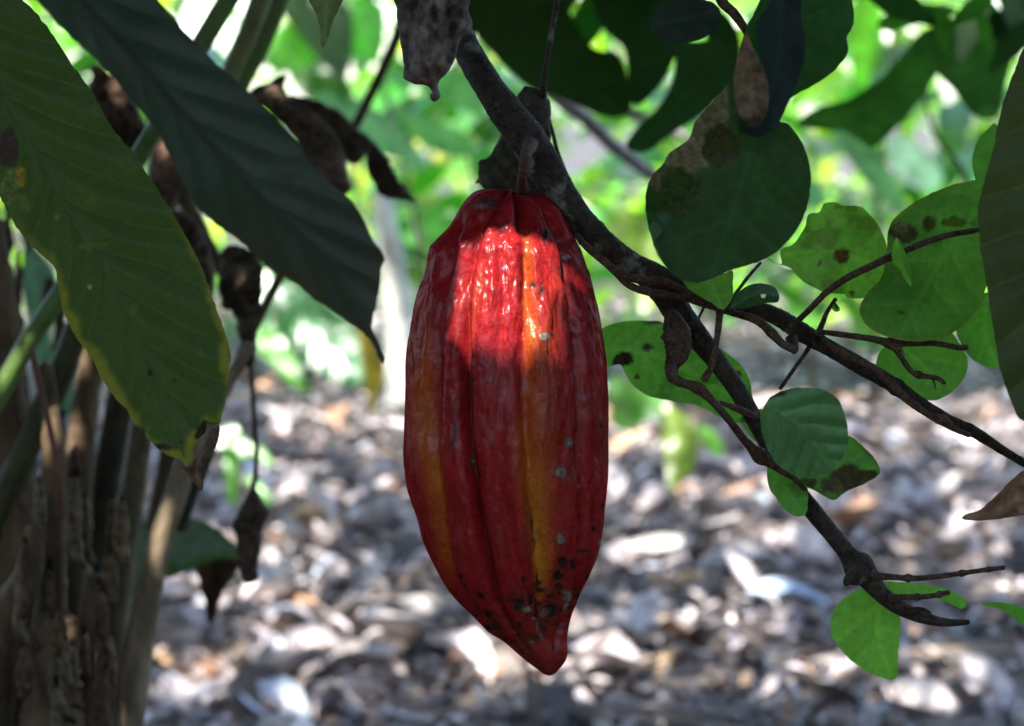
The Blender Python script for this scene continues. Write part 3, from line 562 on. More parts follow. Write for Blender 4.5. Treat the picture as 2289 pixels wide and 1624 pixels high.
vl([(1893, 975), (1925, 995), (1950, 1020), (1968, 1050), (1962, 1064), (1925, 1086), (1890, 1100), (1865, 1118), (1840, 1108), (1820, 1096), (1795, 1086), (1770, 1070), (1800, 1040), (1850, 1010)], .735, mid=[(1790, 1075), (1880, 1040), (1965, 1055)], base=(.055, .135, .036), vein=(50, .7, .1),
   spots=[(1895, 1068, 42, 34, (.035, .022, .014)), (1935, 1062, 30, 16, (.030, .02, .012)), (1860, 1085, 26, 20, (.05, .035, .02)), (1805, 1078, 24, 12, (.035, .03, .018))], edge=(4, (.04, .03, .01)), label='pointed leaf with a large brown scorched patch behind the puckered leaf')
vl([(1716, 1035), (1740, 1040), (1775, 1065), (1805, 1090), (1806, 1120), (1800, 1150), (1780, 1155), (1755, 1140), (1735, 1115), (1718, 1085)], .73, mid=[(1716, 1040), (1760, 1095), (1795, 1150)], base=(.060, .150, .036), vein=(40, .7, .12), sp=5, spots=[(1720, 1104, 6, 6, (.04, .01, .005))], label='small oval leaf under the puckered leaf')
vl([(1655, 935), (1680, 925), (1705, 915), (1712, 960), (1715, 1000), (1690, 990), (1668, 965)], .77, base=(.055, .14, .036), sp=5, label='small leaf behind the branch left of the puckered leaf')
vl([(1976, 1318), (1940, 1312), (1905, 1325), (1870, 1355), (1856, 1390), (1862, 1425), (1885, 1460), (1920, 1490), (1960, 1512), (2002, 1518), (2008, 1470), (2012, 1420), (2012, 1380), (2000, 1345)], .76, mid=[(1975, 1315), (1960, 1410), (1990, 1515)], base=(.085, .185, .036), vein=(60, .7, .10), quilt=1.4, label='lowest green leaf, hanging behind the end of the branch')
vl([(1968, 1302), (2010, 1302), (2060, 1306), (2110, 1315), (2148, 1332), (2160, 1350), (2150, 1362), (2125, 1350), (2080, 1336), (2030, 1334), (1990, 1330)], .765, base=(.075, .170, .036), sp=5, label='narrow leaf edge seen behind the two short spurs')
vl([(2195, 1352), (2215, 1346), (2250, 1348), (2290, 1362), (2330, 1400), (2310, 1410), (2289, 1400), (2265, 1382), (2235, 1362)], .78, base=(.060, .16, .036), sp=5, label='small leaf cut by the right edge near the bottom')

# ------------------------------------------------------------------ big foreground leaves
big_leaf([(-80, -120), (10, -40), (90, 40), (150, 128), (205, 205), (250, 285), (300, 345), (345, 412), (400, 500), (435, 565), (462, 625), (480, 680), (498, 730), (515, 785), (512, 830), (505, 880), (497, 925), (490, 948), (470, 950), (462, 946), (458, 965), (440, 985), (432, 1005), (430, 1025), (418, 1043), (405, 1030), (370, 1015), (335, 985), (300, 950), (290, 925), (262, 895), (240, 865), (220, 835), (205, 800), (180, 770), (160, 735), (140, 690), (130, 640), (122, 600), (95, 572), (60, 540), (35, 505), (10, 460), (-20, 400), (-90, 250)],
     .70, mid=[(-60, 90), (20, 230), (100, 380), (200, 550), (280, 690), (340, 830), (385, 950), (418, 1040)], mat='leaf_dull', base=(.042, .066, .015), vein=(122, 1.45, .22), vcol=(.105, .13, .05), quilt=4, fold=.10, mottle=.15, gx=.12, sp=6,
     edge=(17, (.20, .17, .02)), edge_from=560, jag=2.2, twist=-.12, spots=[(458, 968, 24, 26, (.02, .012, .006)), (475, 950, 26, 8, (.03, .015, .006)), (338, 832, 9, 8, (.05, .02, .015)), (330, 1000, 50, 10, (.03, .016, .012)), (305, 965, 20, 14, (.05, .03, .025)), (20, 330, 26, 50, (.045, .022, .02)), (45, 395, 14, 26, (.26, .16, .02)), (20, 420, 20, 50, (.10, .12, .03)),
     (128, 485, 8, 8, (.2, .12, .02)), (390, 850, 5, 5, (.02, .01, .01)), (200, 640, 6, 6, (.25, .25, .2)), (300, 965, 8, 7, (.01, .01, .01)), (405, 990, 4, 4, (.02, .02, .01))], blotch=(.42, (.09, .105, .02)), petiole=[(-110, -20, .705, 12), (-160, -200, .74, 13), (-170, -420, .80, 14)], label='big dull olive leaf with yellowed ragged edges hanging at the far left')
big_leaf([(60, -40), (200, -90), (320, -60), (355, 0), (395, 48), (432, 92), (470, 128), (505, 162), (540, 190), (590, 240), (640, 290), (672, 330), (700, 370), (745, 415), (785, 448), (812, 490), (830, 530), (858, 574), (852, 600), (850, 640), (838, 690), (830, 730), (846, 762), (860, 800), (858, 815), (846, 800), (835, 775), (818, 752), (780, 722), (740, 692), (700, 668), (668, 640), (640, 622), (600, 600), (565, 565), (530, 535), (480, 500), (440, 460), (415, 420), (400, 390), (370, 330), (340, 280), (300, 230), (250, 170), (200, 120), (150, 75), (100, 20)],
     0.93, mid=[(130, -60), (300, 130), (480, 330), (640, 500), (760, 630), (855, 810)], mat='leaf_sheen', base=(.034, .045, .034), vein=(135, 2.2, .06), vcol=(.046, .064, .052), quilt=1.7, fold=.25, mottle=.15, gx=-.05, sp=6,
     edge=(30, (.065, .045, .025)), edge_from=520, jag=2, wave=8, rib=7, ribmat='rib_dark', petiole=[(80, -130, .94, 12), (40, -260, .96, 13), (60, -420, 1.0, 14)], label='big dark bluish ribbed leaf sloping down to a drooping brown tip beside the pod')
big_leaf([(2300, 90), (2270, 150), (2240, 235), (2222, 320), (2210, 370), (2196, 420), (2186, 470), (2190, 540), (2202, 620), (2215, 700), (2225, 770), (2240, 840), (2262, 900), (2295, 945), (2420, 960), (2520, 800), (2540, 400), (2480, 120), (2400, 0)],
     .66, mid=[(2480, 60), (2400, 350), (2360, 650), (2380, 940)], mat='leaf_dull', base=(.046, .056, .018), vein=(110, .8, .35), quilt=4, sp=7, jag=1.5, gx=.1, petiole=[(2490, -20, .67, 12), (2480, -200, .72, 13), (2400, -420, .80, 14)], label='large dull dark leaf cut by the right edge of the frame')
leaf('cacao_leaf', [(694, -40), (690, 0), (705, 30), (718, 75), (716, 100), (722, 107), (732, 92), (740, 60), (758, 20), (775, -40)], .72, mid=[(735, -40), (722, 105)], mat='leaf_dull', base=(.10, .125, .055), vein=(30, .8, .2), fold=-.4, sp=5, cat='leaf', label='narrow olive leaf tip pointing down from the top edge')
leaf('dead_leaf', [(2150, 1160), (2158, 1150), (2190, 1140), (2225, 1110), (2260, 1075), (2300, 1045), (2400, 1010), (2420, 1100), (2340, 1140), (2289, 1152), (2240, 1160), (2200, 1164), (2170, 1164)], .70, mid=[(2150, 1160), (2250, 1130), (2380, 1060)], mat='dead', base=(.16, .095, .06), vein=(40, .7, .2), fold=-.3, sp=5, cat='leaf', label='brown dead leaf tip entering from the right edge')
leaf('dead_leaf', [(405, 1040), (422, 1044), (440, 1020), (460, 1000), (478, 960), (490, 950), (488, 985), (470, 1020), (458, 1045), (455, 1075), (452, 1098), (438, 1085), (425, 1068)], .705, mid=[(485, 955), (440, 1040), (452, 1095)], mat='dead', base=(.075, .05, .035), fold=-.3, sp=5, cat='leaf', label='small shrivelled brown leaf below the tip of the big olive leaf')
# dark leaves out of focus behind the branch, at the top
tl = dict(cat='leaf', group=None, mat='leaf_wax')
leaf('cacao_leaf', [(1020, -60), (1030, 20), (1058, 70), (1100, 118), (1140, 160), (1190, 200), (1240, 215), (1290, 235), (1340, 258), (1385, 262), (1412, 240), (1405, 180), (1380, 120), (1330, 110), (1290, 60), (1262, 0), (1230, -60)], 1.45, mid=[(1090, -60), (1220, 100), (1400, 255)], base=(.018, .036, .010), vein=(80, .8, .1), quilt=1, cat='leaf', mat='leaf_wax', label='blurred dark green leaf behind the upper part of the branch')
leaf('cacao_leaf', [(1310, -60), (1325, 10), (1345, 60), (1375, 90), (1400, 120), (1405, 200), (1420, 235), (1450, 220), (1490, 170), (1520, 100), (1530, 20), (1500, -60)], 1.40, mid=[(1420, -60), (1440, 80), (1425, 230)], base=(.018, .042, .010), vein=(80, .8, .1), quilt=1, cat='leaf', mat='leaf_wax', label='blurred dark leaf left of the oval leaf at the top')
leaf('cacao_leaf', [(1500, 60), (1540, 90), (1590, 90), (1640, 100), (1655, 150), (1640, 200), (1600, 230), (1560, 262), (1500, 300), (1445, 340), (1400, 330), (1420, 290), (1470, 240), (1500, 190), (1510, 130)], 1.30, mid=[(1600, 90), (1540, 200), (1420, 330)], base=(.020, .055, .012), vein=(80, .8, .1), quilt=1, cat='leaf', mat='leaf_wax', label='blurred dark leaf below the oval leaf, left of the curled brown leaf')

# dead things caught on the branch
blob('dead_leaf', [(885, -40), (886, 20), (890, 60), (898, 110), (902, 150), (903, 175), (925, 188), (950, 192), (962, 200), (966, 206), (960, 212), (962, 222), (972, 227), (983, 220), (984, 208), (980, 196), (984, 180), (1002, 160), (1016, 135), (1024, 100), (1036, 82), (1052, 72), (1056, 50), (1048, 20), (1046, -40)],
     .705, 90, (.045, .036, .026), (.22, .175, .15), sp=5, lump=.6, lscale=.022, jag=1.5, stretch=(2.2, .7), fine=7, cat='dead leaf', label='crumpled grey brown dead leaf hanging over the branch at the top edge')
blob('dead_leaf', [(1062, 412), (1070, 398), (1068, 370), (1075, 358), (1095, 350), (1112, 320), (1122, 290), (1150, 230), (1165, 202), (1178, 193), (1195, 196), (1212, 205), (1226, 225), (1232, 250), (1230, 320), (1235, 380), (1222, 440), (1190, 436), (1150, 432), (1100, 430), (1080, 422), (1072, 412)],
     .80, 30, (.030, .028, .018), (.085, .08, .055), sp=6, lump=.5, jag=2.5, cat='dead leaf', label='dark withered leaf pressed behind the branch, just above the pod')
tube('dry_stalk', [(1252, -60, .80, 13), (1244, 10, .79, 13), (1232, 80, .79, 12), (1220, 150, .79, 12), (1214, 205, .795, 15), (1222, 250, .81, 11), (1236, 300, .82, 9), (1246, 340, .82, 10), (1260, 372, .82, 7)], M['bark'], label='thin dark upright stalk rising from the withered leaf to the top edge', rough=.15)['category'] = 'stalk'
def groundpt(X, Y):
    r = P(X, Y, 1.0)-CAM; t = -CAM[2]/r[..., 2]; return CAM+r*t[..., None]
# ================================================================== LEFT CLUMP OF STEMS (about 1.1 m away)
def mcol(name, c1, c2, scale=90, **k):
    if name not in M: M[name] = bark_mat(name, c1, c2, scale, **k)
    return M[name]
GS = mcol('green_stem', (.07, .125, .028), (.13, .21, .05), 60, bump=.2, rough=.5)
OS = mcol('olive_stem', (.06, .05, .024), (.16, .125, .06), 60, bump=.3, rough=.6)
BS = mcol('brown_stem', (.045, .029, .015), (.165, .108, .06), 90, bump=.5, rough=.8, stretch=.3)
TS = mcol('tan_stem', (.12, .085, .05), (.30, .23, .15), 90, bump=.6, rough=.7, stretch=.3)
clump = empty('stem_clump', P(120, 1700, 1.15), 'clump of brown and green cane stems with dry sheaths at the lower left', 'plant clump')
def cs(p, m, d, **k): return tube('stem', [(x, y, d+(y-900)*k.get('lean', 0), w) for x, y, w in p], m, clump, rough=k.get('rough', .12), step=8, seg=14, label=k.get('label'))
cs([(40, 1750, 150), (50, 1500, 150), (45, 1300, 130), (30, 1100, 110), (10, 900, 95), (-5, 700, 90), (-30, 500, 80)], BS, 1.10, rough=.2)
cs([(150, 1750, 130), (165, 1500, 125), (155, 1330, 105), (165, 1150, 80), (185, 950, 64), (215, 760, 52), (260, 560, 44)], BS, 1.14, rough=.2)
cs([(225, 1750, 90), (240, 1500, 84), (262, 1300, 72), (296, 1100, 60), (325, 900, 52), (350, 700, 46), (360, 500, 42)], OS, 1.18)
cs([(175, 1750, 70), (190, 1400, 74), (225, 1150, 66), (258, 950, 62), (285, 800, 56), (300, 600, 50)], mcol('dark_stem', (.022, .020, .011), (.06, .05, .028), 60, bump=.4), 1.22)
cs([(255, 1750, 100), (285, 1580, 84), (318, 1400, 66), (352, 1230, 56), (388, 1120, 54), (425, 1010, 48), (470, 920, 40), (520, 840, 30), (560, 770, 24)], TS, 1.06, rough=.12, label='pale tan cane leaning to the right')
cs([(95, 1750, 90), (110, 1420, 80), (118, 1200, 60), (120, 1000, 50), (100, 820, 36)], BS, 1.06, rough=.3)
cs([(-20, 915, 46), (5, 870, 46), (60, 770, 44), (130, 665, 46), (200, 560, 42), (262, 450, 42), (300, 370, 44), (345, 290, 40), (420, 150, 44), (510, 0, 46), (560, -80, 44)], GS, 1.04, rough=.04, label='smooth bright green cane crossing behind the olive leaf')
cs([(-60, 1300, 70), (-10, 1160, 66), (60, 1000, 64), (130, 850, 60), (180, 720, 56), (240, 600, 50)], mcol('dark_green_stem', (.03, .034, .012), (.07, .07, .026), 60, bump=.2, rough=.5), 1.09, rough=.05)
cs([(470, 300, 40), (515, 165, 44), (560, 60, 46), (600, -60, 48)], mcol('fresh_stem', (.10, .13, .04), (.22, .22, .09), 60, bump=.2, rough=.5), 1.16, rough=.05, label='pale green cane at the top, left of the narrow leaf tip')
cs([(500, 300, 34), (540, 190, 38), (590, 90, 40), (640, -40, 42)], GS, 1.20, rough=.05)
cs([(70, 780, 14), (90, 870, 15), (112, 960, 14), (130, 1060, 14), (138, 1160, 16)], mcol('red_stem', (.10, .045, .030), (.18, .085, .06), 60), 1.02, rough=.05, label='thin reddish stem')
cs([(640, 590, 22), (600, 670, 20), (560, 750, 22), (510, 860, 26), (470, 950, 26), (440, 1060, 30)], BS, 1.12)
cs([(395, 1180, 46), (420, 1090, 54), (450, 1030, 48), (475, 960, 30)], mcol('dark_stem', 0, 0), 1.1, rough=.25)
cs([(-40, 1750, 120), (-20, 1560, 110), (0, 1400, 90), (60, 1290, 60), (80, 1180, 44)], BS, 1.03, rough=.3)
cs([(120, 1750, 150), (115, 1600, 140), (120, 1480, 120), (130, 1380, 80)], BS, 1.02, rough=.35)
cs([(210, 1750, 80), (205, 1560, 76), (200, 1420, 60), (215, 1290, 40)], BS, 1.04, rough=.3)
cs([(20, 700, 50), (40, 900, 56), (60, 1100, 60), (70, 1300, 70)], BS, 1.2, rough=.2)
cs([(400, 480, 30), (420, 620, 34), (410, 800, 40), (380, 1000, 44), (350, 1180, 50)], BS, 1.24, rough=.2)
cs([(330, 180, 40), (370, 330, 44), (420, 460, 40), (470, 560, 36), (520, 640, 30)], BS, 1.26, rough=.25)
for k in range(26):                                     # dry leaves and sheaths hanging between the canes
    x = random.uniform(-10, 470); y = random.uniform(380, 1120); w = random.uniform(14, 34); h = random.uniform(90, 210); a = random.uniform(-.3, .3)
    blob('sheath', [(x, y-h/2), (x+w*.7, y-h*.2), (x+w*.6, y+h*.2), (x+w*.1+a*h, y+h/2), (x-w*.6, y+h*.25), (x-w*.5, y-h*.15)], random.uniform(1.26, 1.4), 22, (.035, .024, .014), random.choice([(.13, .085, .05), (.08, .05, .03), (.05, .06, .02)]), clump, sp=10, stretch=(2, .5), lump=.5, jag=4)
for k in range(26):                                     # dry sheaths clasping the stem bases
    x = random.choice([30, 60, 110, 150, 185, 225, 260]) + random.uniform(-25, 25); y = random.uniform(1080, 1620); w = random.uniform(16, 30); h = random.uniform(110, 230); a = random.uniform(-.25, .25)
    blob('sheath', [(x, y-h/2), (x+w*.6, y-h*.2), (x+w*.7, y+h*.2), (x+w*.2+a*h, y+h/2), (x-w*.5, y+h*.3), (x-w*.6, y-h*.15)], 1.0+random.uniform(-.02, .04), 22, (.055, .038, .022), random.choice([(.16, .105, .06), (.11, .07, .04), (.20, .15, .09)]), clump, sp=9, stretch=(2, .5), lump=.4, jag=3)
def cl(out, d, **k): return leaf('leaf', out, d, parent=clump, sp=k.pop('sp', 11), mat=k.pop('mat', 'leaf_wax'), **k)
cl([(196, 1380), (205, 1320), (220, 1270), (250, 1215), (300, 1172), (380, 1156), (450, 1165), (500, 1195), (530, 1225), (538, 1250), (500, 1248), (460, 1258), (410, 1282), (350, 1300), (290, 1340), (240, 1378), (205, 1400)], 1.32, mid=[(200, 1390), (300, 1230), (535, 1240)], base=(.11, .135, .135), mat='leaf_sheen', vein=(40, .9, .2), fold=.1, quilt=3, edge=(18, (.06, .10, .03)), label='broad blue green leaf low behind the canes')
cl([(60, 540), (95, 575), (125, 620), (120, 680), (108, 740), (130, 800), (160, 850), (185, 905), (190, 940), (150, 925), (110, 870), (80, 800), (65, 720), (50, 630)], 1.35, base=(.12, .165, .185), mid=[(60, 560), (100, 720), (180, 930)], label='grey blue leaf seen between the canes')
cl([(205, 150), (235, 155), (260, 190), (300, 240), (330, 300), (320, 330), (280, 300), (240, 250), (215, 200)], 1.2, mat='dead', base=(.06, .04, .025))
def dead(out, d, th, c2, label, **k): return blob('dead_leaf', out, d, th, (.028, .02, .014), c2, sp=8, lump=.7, cat='dead leaf', label=label, **k)
dead([(420, 230), (460, 300), (440, 360), (400, 440), (370, 500), (340, 470), (330, 400), (345, 320), (380, 250)], 1.15, 40, (.22, .13, .09), 'rust brown dead leaf between the two big hanging leaves')
dead([(200, 180), (260, 170), (300, 230), (330, 300), (320, 370), (280, 400), (240, 330), (210, 260)], 1.2, 40, (.10, .06, .04), 'dark brown dead leaf behind the olive leaf, near the top left')
dead([(555, 210), (570, 195), (600, 185), (625, 170), (640, 172), (635, 200), (655, 222), (690, 245), (735, 282), (765, 330), (775, 370), (785, 425), (760, 440), (735, 425), (700, 380), (650, 300), (600, 250), (570, 230)], 1.15, 34, (.16, .105, .07), 'ragged brown dead leaves tangled above the big bluish leaf')
dead([(822, 335), (838, 322), (858, 340), (876, 372), (892, 405), (915, 432), (935, 452), (905, 448), (870, 444), (845, 430), (828, 400), (820, 365)], 1.2, 30, (.09, .055, .04), 'small dark dead leaf hanging left of the pod stalk')
dead([(498, 555), (530, 548), (560, 560), (582, 575), (588, 640), (582, 700), (575, 760), (572, 800), (560, 822), (542, 815), (535, 760), (520, 700), (500, 690), (488, 640), (492, 590)], 1.12, 44, (.13, .09, .06), 'shaggy brown bundle of dead sheaths below the big bluish leaf')
dead([(355, 480), (400, 470), (440, 500), (470, 560), (480, 640), (450, 700), (420, 650), (390, 590), (360, 540)], 1.2, 36, (.13, .085, .055), 'brown dead leaf in the dark gap under the big bluish leaf')
dead([(250, 400), (300, 380), (350, 430), (370, 500), (390, 560), (350, 560), (300, 500), (265, 450)], 1.24, 36, (.09, .06, .04), 'dark dead leaf beside the right margin of the olive leaf')
dead([(640, 215), (700, 225), (760, 250), (800, 290), (840, 320), (820, 345), (790, 370), (760, 350), (720, 300), (670, 260)], 1.3, 26, (.10, .065, .045), 'thin dead leaf scraps along the dark twig')
hl = empty('hanging_dead_leaf', P(562, 800, 1.12), 'curled brown dead leaf dangling on a long thin stalk left of the pod', 'dead leaf')
tube('stalk', [(560, 790, 1.12, 11), (564, 870, 1.12, 11), (570, 960, 1.12, 12), (574, 1030, 1.12, 11), (566, 1095, 1.12, 13)], M['twig'], hl, seg=8, step=8)
blob('blade', [(566, 1088), (580, 1105), (594, 1130), (600, 1152), (588, 1175), (586, 1220), (578, 1260), (576, 1290), (566, 1302), (552, 1305), (540, 1290), (532, 1250), (530, 1205), (520, 1180), (530, 1150), (545, 1120), (556, 1100)], 1.12, 34, (.022, .016, .011), (.12, .085, .06), hl, sp=7, lump=.8)
dead([(436, 1262), (480, 1248), (530, 1240), (540, 1256), (524, 1290), (498, 1325), (486, 1360), (478, 1388), (462, 1384), (455, 1340), (445, 1300)], 1.35, 18, (.11, .06, .03), 'triangular brown leaf scrap under the blue green leaf')
bt = lambda name, path, m, lab, **k: tag(tube(name, path, m, seg=12, step=10, **k), lab, 'branch')
bt('bare_branch', [(905, 30, 1.55, 30), (880, 100, 1.55, 26), (830, 210, 1.56, 24), (790, 290, 1.57, 22), (760, 360, 1.58, 22), (735, 430, 1.6, 20), (700, 520, 1.65, 20)], M['brown'], 'brown bare branch slanting down from the grey dead leaf to the big bluish leaf')
bt('bare_branch', [(640, 240, 1.35, 12), (700, 262, 1.35, 12), (745, 285, 1.35, 13), (790, 312, 1.36, 12), (830, 322, 1.36, 16), (850, 345, 1.36, 10)], M['brown'], 'thin dark twig crossing the slanting brown branch')
bt('bare_branch', [(1120, 60, 1.9, 20), (1180, 150, 1.9, 28), (1240, 215, 1.9, 32), (1310, 268, 1.9, 32), (1370, 325, 1.92, 34), (1450, 385, 1.95, 28), (1560, 450, 2.0, 24)], M['pale'], 'pale lavender grey bare branch behind the main branch, the thicker of the pair')
bt('bare_branch', [(1160, 120, 2.1, 16), (1260, 185, 2.1, 16), (1370, 235, 2.1, 22), (1460, 275, 2.1, 22), (1560, 320, 2.12, 18), (1700, 390, 2.2, 14)], M['pale'], 'pale bare branch behind the main branch, the thinner upper one of the pair')
slim = empty('bright_patch_trunk', groundpt(np.array([905.]), np.array([905.]))[0]*[1, 1, 0], 'pale trunk put in for the blown-out bright patch left of the pod, far behind', 'tree')
tube('trunk', [(846, 380, 4.1, 30), (862, 480, 4.1, 40), (872, 560, 4.1, 58), (884, 640, 4.1, 60), (894, 740, 4.1, 62), (900, 860, 4.1, 72), (902, 905, 4.1, 84)], mcol('bright_patch_bark', (.28, .27, .22), (.62, .60, .52), 14, bump=.6), slim, seg=14, step=14, rough=.5, rscale=.02)  # whitish trunk added in place of a blown-out bright area
bt('bare_branch', [(2060, 180, 2.0, 6), (2090, 300, 2.0, 9), (2150, 380, 2.0, 10), (2190, 470, 2.0, 9)], M['brown'], 'thin dark twig in front of the sunlit foliage at the upper right')

# ================================================================== GROUND AND LITTER
m, n = new_mat('forest_soil'); L = n.links.new
tc = nd(n, 'ShaderNodeTexCoord'); nz = nd(n, 'ShaderNodeTexNoise'); nz.inputs['Scale'].default_value = 14; nz.inputs['Detail'].default_value = 9; L(tc.outputs['Object'], nz.inputs['Vector'])
rp = nd(n, 'ShaderNodeValToRGB'); rp.color_ramp.elements[0].color = (.018, .015, .014, 1); rp.color_ramp.elements[1].color = (.11, .09, .08, 1); rp.color_ramp.elements[0].position = .35; rp.color_ramp.elements[1].position = .7; L(nz.outputs[0], rp.inputs[0])
b = nd(n, 'ShaderNodeBsdfPrincipled'); b.inputs['Roughness'].default_value = .95; L(rp.outputs[0], b.inputs['Base Color'])
bp = nd(n, 'ShaderNodeBump'); bp.inputs['Distance'].default_value = .03; L(nz.outputs[0], bp.inputs['Height']); L(bp.outputs[0], b.inputs['Normal'])
o = nd(n, 'ShaderNodeOutputMaterial'); L(b.outputs[0], o.inputs['Surface'])
g = np.concatenate([[-60, -20, -8], np.linspace(-4, 4, 61), [8, 20, 60]]); gy = np.concatenate([[-60, -20, -6], np.linspace(-2, 9, 81), [14, 25, 60, 120]])
GX, GY = np.meshgrid(g, gy, indexing='ij'); GZ = .02*noise3(GX*1.3, GY*1.3)+.008*noise3(GX*6, GY*6); GZ[(np.abs(GX) > 5) | (GY > 10) | (GY < -3)] = 0
nx, ny = GX.shape; ii = np.arange(nx-1)[:, None]*ny; jj = np.arange(ny-1)[None]
tag(mesh_obj('ground', np.stack([GX, GY, GZ], -1).reshape(-1, 3), np.stack([ii+jj, ii+ny+jj, ii+ny+jj+1, ii+jj+1], -1).reshape(-1, 4), m), kind='structure')
N = 42000
yy = 1.7+RNG.random(N)**1.25*5.2; xx = (RNG.random(N)-.5)*2*(.9+yy*.36)
pos = np.stack([xx, yy, .012+RNG.random(N)*.035], 1); dr = rdir(N, -.12, .18); nr = np.tile([0, 0, 1.0], (N, 1))+RNG.normal(0, .28, (N, 3))
Ls = RNG.uniform(.018, .072, N)*RNG.choice([.9, .5, 2.1], N, p=[.46, .46, .08]); Ws = Ls*RNG.uniform(.12, .30, N)
kinds = np.array([(.30, .27, .275), (.20, .175, .17), (.40, .36, .35), (.12, .095, .085), (.28, .17, .11), (.055, .045, .04), (.36, .25, .15), (.30, .34, .40)])
cc = np.array([1.22, 1.19, 1.18])*kinds[RNG.choice(8, N, p=[.31, .22, .17, .12, .04, .09, .02, .03])]*(1+.18*RNG.normal(0, 1, (N, 1))).clip(.5, 1.5)
V, F, C = leaf_batch(pos, dr, nr, Ls, Ws, RNG.uniform(-.5, .5, N), cc, curl=.6)
# flaky chips and twigs of the mulch
tag(mesh_obj('leaf_litter', V, F, M['litter'], None, C), kind='stuff')
tw = []
for k in range(420):
    y = 2.0+random.random()**1.3*4.2; x = random.uniform(-1, 1)*(.6+y*.33); a = random.uniform(0, math.pi); l = random.uniform(.05, .28); r = random.uniform(.002, .008)
    c = np.array([x, y, .03+random.random()*.02]); t = np.array([math.cos(a), math.sin(a), random.uniform(-.1, .15)]); s = np.array([-t[1], t[0], 0])
    pts = [c+t*l*(q-.5)+s*.02*math.sin(q*5+a*7)*l*4 for q in np.linspace(0, 1, 6)]
    vv = np.array([p+r*(1-.4*i/5)*(s*math.cos(b_)+np.array([0, 0, 1])*math.sin(b_)) for i, p in enumerate(pts) for b_ in np.linspace(0, 2*np.pi, 6, endpoint=False)])
    ff = np.array([(i*6+j, i*6+(j+1) % 6, i*6+6+(j+1) % 6, i*6+6+j) for i in range(5) for j in range(6)])
    cw = np.array(random.choice([(.28, .25, .24), (.14, .11, .10), (.34, .26, .2), (.06, .05, .045)])); tw.append((vv, ff, np.tile(cw, (len(vv), 1))))
V, F, C = merge(tw); tag(mesh_obj('fallen_twigs', V, F, M['litter'], None, C), kind='stuff')
def flat_thing(name, X, Y, l, w, ang, c, label, cat, curve=.25):
    p = groundpt(np.array([X]), np.array([Y])); p[:, 2] = .055
    V, F, C = leaf_batch(p-np.array([[math.cos(ang), math.sin(ang), 0]])*l/2, np.array([[math.cos(ang), math.sin(ang), .05]]), np.array([[0, -.35, 1.0]]), np.array([l]), np.array([w]), np.array([curve]), np.array([c]), nu=10, curl=.3)
    return tag(mesh_obj(name, V, F, M['litter'], None, C), label, cat)
flat_thing('litter_leaf', 1765, 1405, .12, .020, .05, (.42, .52, .68), 'pale bluish white leaf lying on the litter below the branch', 'dead leaf')
flat_thing('litter_leaf', 985, 1440, .22, .014, .06, (.36, .33, .31), 'long pale strip lying flat on the litter left of the pod tip', 'dead leaf')
flat_thing('litter_leaf', 1560, 1290, .26, .016, .25, (.50, .46, .42), 'long whitish leaf on the litter right of the pod', 'dead leaf')
flat_thing('litter_leaf', 1680, 1330, .17, .028, .35, (.36, .32, .30), 'broad pale curled leaf on the litter beneath the branch', 'dead leaf')
flat_thing('litter_leaf', 1440, 1490, .075, .024, 1.2, (.42, .42, .45), 'rounded pale grey leaf standing on the litter right of the pod tip', 'dead leaf', -.5)

# ================================================================== YOUNG PLANTS AND UNDERGROWTH
def plant(name, label, cat, X, Y, h, nleaf, Lr, base, group=None, spread=.5, droop=.5, yellow=.05, seed=1, zlo=-.5, fx=None):
    b0 = groundpt(np.array([float(X)]), np.array([float(Y)]))[0]; b0[2] = 0
    r = empty(name, b0, label, cat, group); t = RNG.random(nleaf)**.7
    ax = np.array([RNG.uniform(-.15, .15), RNG.uniform(-.1, .1), 1])*h
    sv = np.array([b0+ax*q+np.array([.02*math.sin(q*6+seed), 0, 0]) for q in np.linspace(0, 1, 8)]); rs = np.linspace(.009, .003, 8)
    th_ = np.linspace(0, 2*np.pi, 8, endpoint=False); vv = np.array([p+rr_*np.array([math.cos(a), math.sin(a), 0]) for p, rr_ in zip(sv, rs) for a in th_])
    ff = np.array([(i*8+j, i*8+(j+1) % 8, i*8+8+(j+1) % 8, i*8+8+j) for i in range(7) for j in range(8)])
    mesh_obj('stem', vv, ff, BS, r)
    dr = rdir(nleaf, zlo, .35); pos = b0+ax*(.25+.75*t)[:, None]+dr*[1, 1, .3]*RNG.uniform(0, spread*.5, nleaf)[:, None]*h
    nr = np.tile([0, -.2, 1.0], (nleaf, 1))+RNG.normal(0, .4, (nleaf, 3)); Ls = RNG.uniform(*Lr, nleaf)
    V, F, C = leaf_batch(pos, dr, nr, Ls, Ls*RNG.uniform(.15, .22, nleaf), RNG.uniform(.1, droop, nleaf), gcols(nleaf, base, .3, yellow), nu=7)
    mesh_obj('foliage', V, F, M['leaf_far'], r, C); return r
def wleaf(out, d, **k): return leaf('leaf', out, d, sp=k.pop('sp', 14), mat='leaf_far', jag=k.pop('jag', 2), **k)
